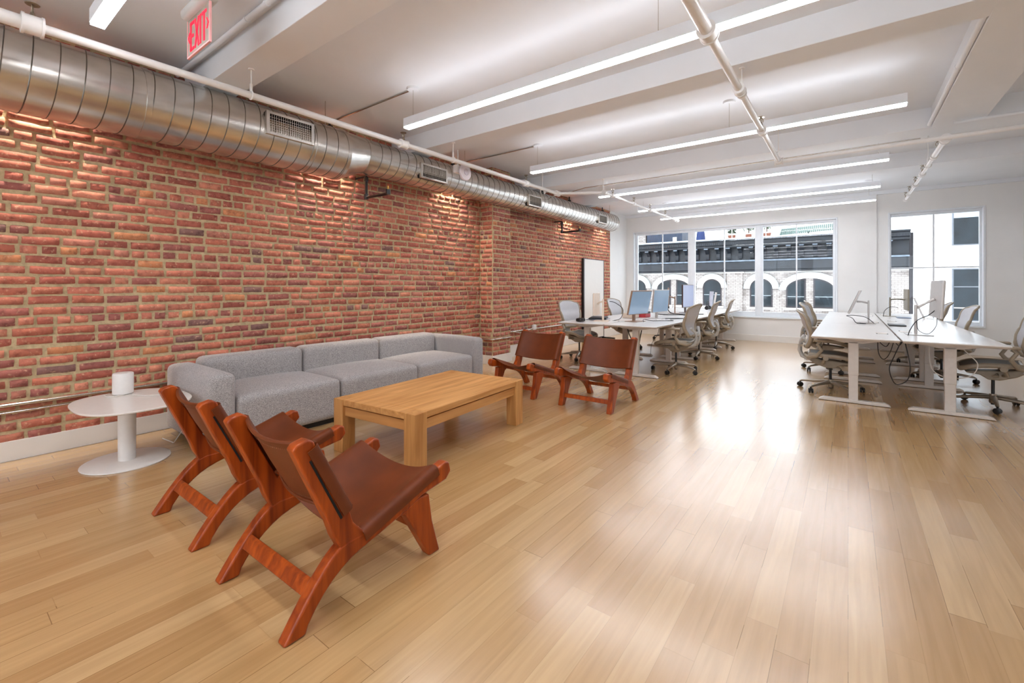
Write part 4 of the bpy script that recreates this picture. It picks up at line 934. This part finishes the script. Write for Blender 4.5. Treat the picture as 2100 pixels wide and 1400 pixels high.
# ================================================================== OUTSIDE
YO = 26.0
def ox_(u): return atY(u, 560, YO)[0]
def oz_(u, v): return atY(u, v, YO)[2]
bd = thing('apartment_building', 'pale brick building across the street with dark bracketed cornice and white arches', 'building')
xL, xRr = ox_(1240), ox_(1864)
zt = oz_(1708, 481); zb = oz_(1708, 549.5)
MB().box((xL, YO, -14), (xRr, YO+8, zt-.1)).build('facade_wall', M_fbrick, bd, smooth=False)
c = MB(); c.box((xL, YO-.30, zb), (xRr, YO+.1, zb+.42)); c.box((xL, YO-.24, zb-.10), (xRr, YO+.1, zb)); c.build('cornice', M_corn, bd, bevel=.02, smooth=False)
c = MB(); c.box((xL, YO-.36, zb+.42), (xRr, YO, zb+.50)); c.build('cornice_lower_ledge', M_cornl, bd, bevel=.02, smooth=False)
MB().box((xL, YO-.12, zb+.50), (xRr, YO+.1, zt-.42)).build('cornice_frieze', M_corn, bd, smooth=False)
c = MB(); c.box((xL, YO-.62, zt-.42), (xRr, YO+.1, zt-.30)); c.box((xL, YO-.72, zt-.30), (xRr, YO+.1, zt-.10)); c.box((xL, YO-.80, zt-.10), (xRr, YO+.1, zt-.03)); c.build('cornice_hood', M_corn, bd, bevel=.02, smooth=False)
de = MB(); x = xL
while x < xRr: de.box((x, YO-.745, zt-.27), (x+.05, YO-.72, zt-.17)); x += .10
de.build('dentil_row', M_corn, bd, smooth=False)
MB().box((xL, YO-.84, zt-.03), (xRr, YO+.3, zt+.04)).build('parapet_coping', mat('pale_zinc_coping', (200, 214, 226), .5, ns=3, amt=.1), bd, smooth=False)
x = ox_(1785/8.08+1480)
xs_ = []
while x > xL+.2: xs_.append(x); x -= .5385
x = ox_(1785/8.08+1480)+.5385
while x < xRr-.2: xs_.append(x); x += .5385
pro = [(YO-.12, zb+.55), (YO-.20, zb+.56), (YO-.26, zb+.70), (YO-.24, zb+.86), (YO-.40, zb+1.0), (YO-.56, zt-.50), (YO-.56, zt-.425), (YO-.12, zt-.425)]
for x in xs_:
    b = MB(); b.prism(pro, x-.085, x+.085); bo = b.build('cornice_bracket', M_corn, bd, smooth=False)
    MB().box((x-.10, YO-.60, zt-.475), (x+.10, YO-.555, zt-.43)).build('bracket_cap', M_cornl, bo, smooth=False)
# stone courses, pilaster
zs = oz_(1540, 590)    # springing of the arches
MB().box((ox_(1492), YO-.14, -14), (ox_(1524), YO, zb-.16)).build('pilaster', M_fbrick, bd, smooth=False)
MB().box((ox_(1489), YO-.20, zb-.17), (ox_(1527), YO, zb-.10)).build('pilaster_cap', M_stone, bd, smooth=False)
MB().box((xL, YO-.05, zb-.17), (xRr, YO, zb-.10)).build('string_course', M_stone, bd, smooth=False)
def arch_ring(xc, hwi, rise, wd, y0, y1, zs_):
    # elliptical arch band, inner half width hwi, inner rise
    n = 24; m = MB(); A = []; B = []
    for i in range(n+1):
        a = PI*i/n; A.append((xc+hwi*math.cos(a), zs_+rise*math.sin(a))); B.append((xc+(hwi+wd)*math.cos(a), zs_+(rise+wd)*math.sin(a)))
    m.prism(A+B[::-1], y0, y1, 'xz'); return m
def arched(xa, xb, zsill, zs_, rise, par, xc=None, hw_=None):
    # a sash window whose top follows the arch (xc, hw_, rise)
    xc = (xa+xb)/2 if xc is None else xc; hw_ = (xb-xa)/2 if hw_ is None else hw_
    top = []
    for i in range(15):
        x = xb+(xa-xb)*i/14; q = max(0, 1-((x-xc)/hw_)**2); top.append((x, zs_+rise*math.sqrt(q)))
    w_ = MB().prism([(xa, zsill), (xb, zsill)]+top, YO-.03, YO+.01, 'xz').build('window', M_mull, par, smooth=False)
    ins = .07
    top2 = []
    for i in range(15):
        x = (xb-ins)+((xa+ins)-(xb-ins))*i/14; q = max(0, 1-((x-xc)/hw_)**2); top2.append((x, zs_+rise*math.sqrt(q)-ins*1.1))
    MB().prism([(xa+ins, zsill+ins), (xb-ins, zsill+ins)]+top2, YO-.045, YO-.035, 'xz').build('pane', M_fglass, w_, smooth=False)
    zm = zsill+(zs_-zsill)*.62
    MB().box((xa+ins, YO-.06, zm-.02), (xb-ins, YO-.03, zm+.02)).build('meeting_rail', mat('grey_meeting_rail', (130, 140, 144), .5, ns=5, amt=.1), w_, smooth=False)
    MB().box((xa-.12, YO-.14, zsill-.12), (xb+.12, YO, zsill-.01)).build('sill', M_stone, par, smooth=False)
zsl = oz_(1560, 629)
def single(ua, ub):
    xa, xb = ox_(ua), ox_(ub); hw_ = (xb-xa)/2; rise = hw_
    zz = oz_(1561, 571)-rise
    arched(xa, xb, zsl, zz, rise, bd)
    arch_ring((xa+xb)/2, hw_, rise, .24, YO-.10, YO, zz).build('arch', M_stone, bd, smooth=False)
    arch_ring((xa+xb)/2, hw_+.24, rise+.24, .05, YO-.14, YO, zz).build('arch_hood', mat('grey_hood_moulding', (170, 176, 176), .7, ns=5, amt=.1), bd, smooth=False)
def double(ua, um0, um1, ub):
    xa, xb = ox_(ua), ox_(ub); xc = (xa+xb)/2; hw_ = (xb-xa)/2; rise = hw_*.58
    zz = oz_(1561, 571)-rise
    arched(xa, ox_(um0), zsl, zz, rise, bd, xc, hw_); arched(ox_(um1), xb, zsl, zz, rise, bd, xc, hw_)
    arch_ring(xc, hw_, rise, .24, YO-.10, YO, zz).build('arch', M_stone, bd, smooth=False)
    arch_ring(xc, hw_+.24, rise+.24, .05, YO-.14, YO, zz).build('arch_hood', MATS['grey_hood_moulding'], bd, smooth=False)
single(1292, 1326); single(1441.5, 1480); single(1538, 1584.6)
double(1348, 1376, 1387, 1417); double(1612, 1652.6, 1668, 1712); single(1745, 1800)
# rooftop things
zr = zt+.04
YR = YO+.9
def rx(u): return atY(u, 480, YR)[0]
t = thing('roof_shed', 'dark timber roof shed with a small white notice above the left end of the cornice', 'shed', (rx(1362), YR, zr))
wd = (rx(1400)-rx(1328))/2; MB().box((-wd, 0, 0), (wd, 2, 2.2)).build('shed_wall', mat('dark_shed_boards', (44, 54, 72), .6, ns=6, amt=.4, stretch=(6, 1, .4)), t, smooth=False)
MB().box((rx(1380)-rx(1362), -.03, .10), (rx(1388)-rx(1362), 0, .42)).build('notice', M_white, t, smooth=False)
tag(MB().box((rx(1296), YR, zr-.1), (rx(1324), YR+1.2, zr+2)).build('chimney', M_fbrick, smooth=False), 'pale brick chimney at the left edge of the big window view', 'chimney')
t = thing('garden_parasol', 'closed navy blue parasol on the roof terrace across the street', 'parasol', (rx(1437), YR, zr))
MB().lathe([(.02, 1.9), (.08, 1.6), (.24, .35), (.26, .05), (.02, .06)], (0, 0, 0), 10).build('closed_canopy', M_blue, t); MB().cyl((0, 0, 0), (0, 0, 2), .02, 8).build('pole', M_white, t)
t = thing('terrace_railing', 'white metal railing along the roof terrace across the street', 'railing', (0, YR-.5, zr))
m = MB(); a, b = rx(1454)-0, rx(1600)
for zz in (.30, .62, .92): m.box((a, -.02, zz-.02), (b, .02, zz+.02))
x = a
while x < b: m.box((x-.015, -.015, 0), (x+.015, .015, .92)); x += .32
m.build('rails', M_white, t, smooth=False)
def tree(u, s, lb, hgt=1.5):
    t = thing('potted_tree', lb, 'plant', (rx(u), YR+.1, zr)); rnd = random.Random(int(u))
    MB().lathe([(.14, 0), (.2, .3), (.2, .34)], (0, 0, 0), 12).build('planter', M_terr, t); MB().cyl((0, 0, .3), (0, 0, hgt*.7), .03, 6).build('trunk', M_bark, t)
    m = MB()
    for i in range(160):
        a = rnd.random()*2*PI; r = s*math.sqrt(rnd.random()); zz = hgt*.75+rnd.uniform(-.55, .55)*s*1.4; p = Vector((r*math.cos(a), r*math.sin(a), zz)); d = Vector((rnd.uniform(-1, 1), rnd.uniform(-1, 1), rnd.uniform(-1, 1))).normalized()*.09; e_ = d.cross(Vector((0, 0, 1)))*.6
        m.add([p-d, p+e_, p+d, p-e_, p+Vector((0, 0, .01))], [(0, 1, 4), (1, 2, 4), (2, 3, 4), (3, 0, 4)])
    m.build('foliage', M_leaf, t, smooth=False)
tree(1535, .30, 'bushy potted tree on the terrace behind the second window mullion', 1.0); tree(1572, .34, 'green potted tree on the terrace just right of the second mullion', 1.1); tree(1500, .22, 'small potted shrub on the terrace in the middle pane', .8)
t = thing('terrace_pergola', 'long green-grey slatted pergola on the roof terrace behind the right pane', 'pergola', (rx(1600), YR+.2, zr))
L_ = rx(1720)-rx(1600)
m = MB()
for i in range(30): x = L_*i/29; q = .12*i/29; m.prism([(-.2, .16+q), (-.2, .21+q), (.7, .60+q), (.7, .55+q)], x-.035, x+.035)
m.build('roof_slats', mat('pergola_green', (84, 104, 96), .7, ns=6, amt=.3), t, smooth=False)
m = MB(); m.box((0, -.05, 0), (.09, .05, .25)); m.box((L_-.12, -.05, 0), (L_, .05, 1.3)); m.box((L_*.48, -.05, 0), (L_*.48+.06, .05, .3)); m.build('pergola_post', M_bark, t, smooth=False)
m = MB(); m.box((.1, .5, 0), (L_*.95, .6, .12)); m.build('planter_hedge', M_leaf, t, smooth=False)
# white building
wb = thing('white_building', 'plain white rendered building filling the right window view', 'building')
Y2 = YO-.05
def wx(u): return atY(u, 500, Y2)[0]
def wz(u, v): return atY(u, v, Y2)[2]
MB().box((wx(1873), Y2, -14), (wx(2300), Y2+7, 12)).build('facade_wall', M_wfac, wb, smooth=False)
MB().box((wx(1865.5), Y2+.1, -14), (wx(1872.5), Y2+1, 3.6)).build('downpipe_recess', M_mull, wb, smooth=False)
def wwin(ua, ub, va, vb, blind):
    xa, xb, z1, z0 = wx(ua), wx(ub), wz(ub, va), wz(ub, vb)
    w_ = MB().box((xa, Y2-.06, z0), (xb, Y2+.02, z1)).build('window', mat('grey_window_frame', (110, 116, 124), .4, ns=5, amt=.1), wb, smooth=False)
    MB().box((xa+.05, Y2-.075, z0+.05), (xb-.05, Y2-.065, z1-.05)).build('pane', M_fglass, w_, smooth=False)
    if blind: MB().box((xa+.05, Y2-.085, z1-.25), (xb-.05, Y2-.077, z1-.03)).build('blind', mat('pale_blue_blind', (176, 200, 220), .6, ns=5, amt=.05), w_, smooth=False)
    else:
        MB().box((xa+.05, Y2-.1, (z0*.75+z1*.25)-.02), (xb-.05, Y2-.07, (z0*.75+z1*.25)+.02)).build('meeting_rail', M_white, w_, smooth=False); MB().box((xa+.05, Y2-.1, (z0*.35+z1*.65)-.02), (xb-.05, Y2-.07, (z0*.35+z1*.65)+.02)).build('meeting_rail', MATS['grey_window_frame'], w_, smooth=False)
wwin(1952, 2030, 430, 501, True); wwin(1952, 2030, 549, 660, False)
MB().box((wx(1940), Y2-.10, wz(1990, 507)), (wx(2045), Y2, wz(1990, 502.5))).build('window_ledge', M_stone, wb, smooth=False)
tag(MB().box((-40, YF+.35, -14.2), (40, 60, -14)).build('street_ground', M_asph, smooth=False), None, None, kind='structure')
# ================================================================== WORLD, CAMERA
wd_ = bpy.data.worlds.new('World'); bpy.context.scene.world = wd_; wd_.use_nodes = True; n = wd_.node_tree.nodes; l = wd_.node_tree.links
bg = n['Background']; bg.inputs[0].default_value = (.88, .95, 1, 1); bg.inputs[1].default_value = 3.6
sky = n.new('ShaderNodeTexNoise'); sky.inputs['Scale'].default_value = 1.5
tcw = n.new('ShaderNodeTexCoord'); l.new(tcw.outputs['Generated'], sky.inputs['Vector']); rw = n.new('ShaderNodeValToRGB'); rw.color_ramp.elements[0].color = (.80, .90, 1, 1); rw.color_ramp.elements[1].color = (1, 1, 1, 1)
l.new(sky.outputs['Fac'], rw.inputs[0]); l.new(rw.outputs[0], bg.inputs[0])
cam = bpy.data.cameras.new('camera'); cam.sensor_width = 36; cam.lens = 36*F/2100; cam.shift_y = (V0-700)/2100; cam.clip_end = 200; cam.clip_start = .05
co = bpy.data.objects.new('camera', cam); C.objects.link(co); co.location = (0, 0, H); co.rotation_euler = (PI/2, 0, math.atan2(.6, .8))
sc = bpy.context.scene; sc.camera = co
sc.view_settings.view_transform = 'Standard'; sc.view_settings.look = 'None'; sc.view_settings.gamma = 1; sc.view_settings.exposure = .14
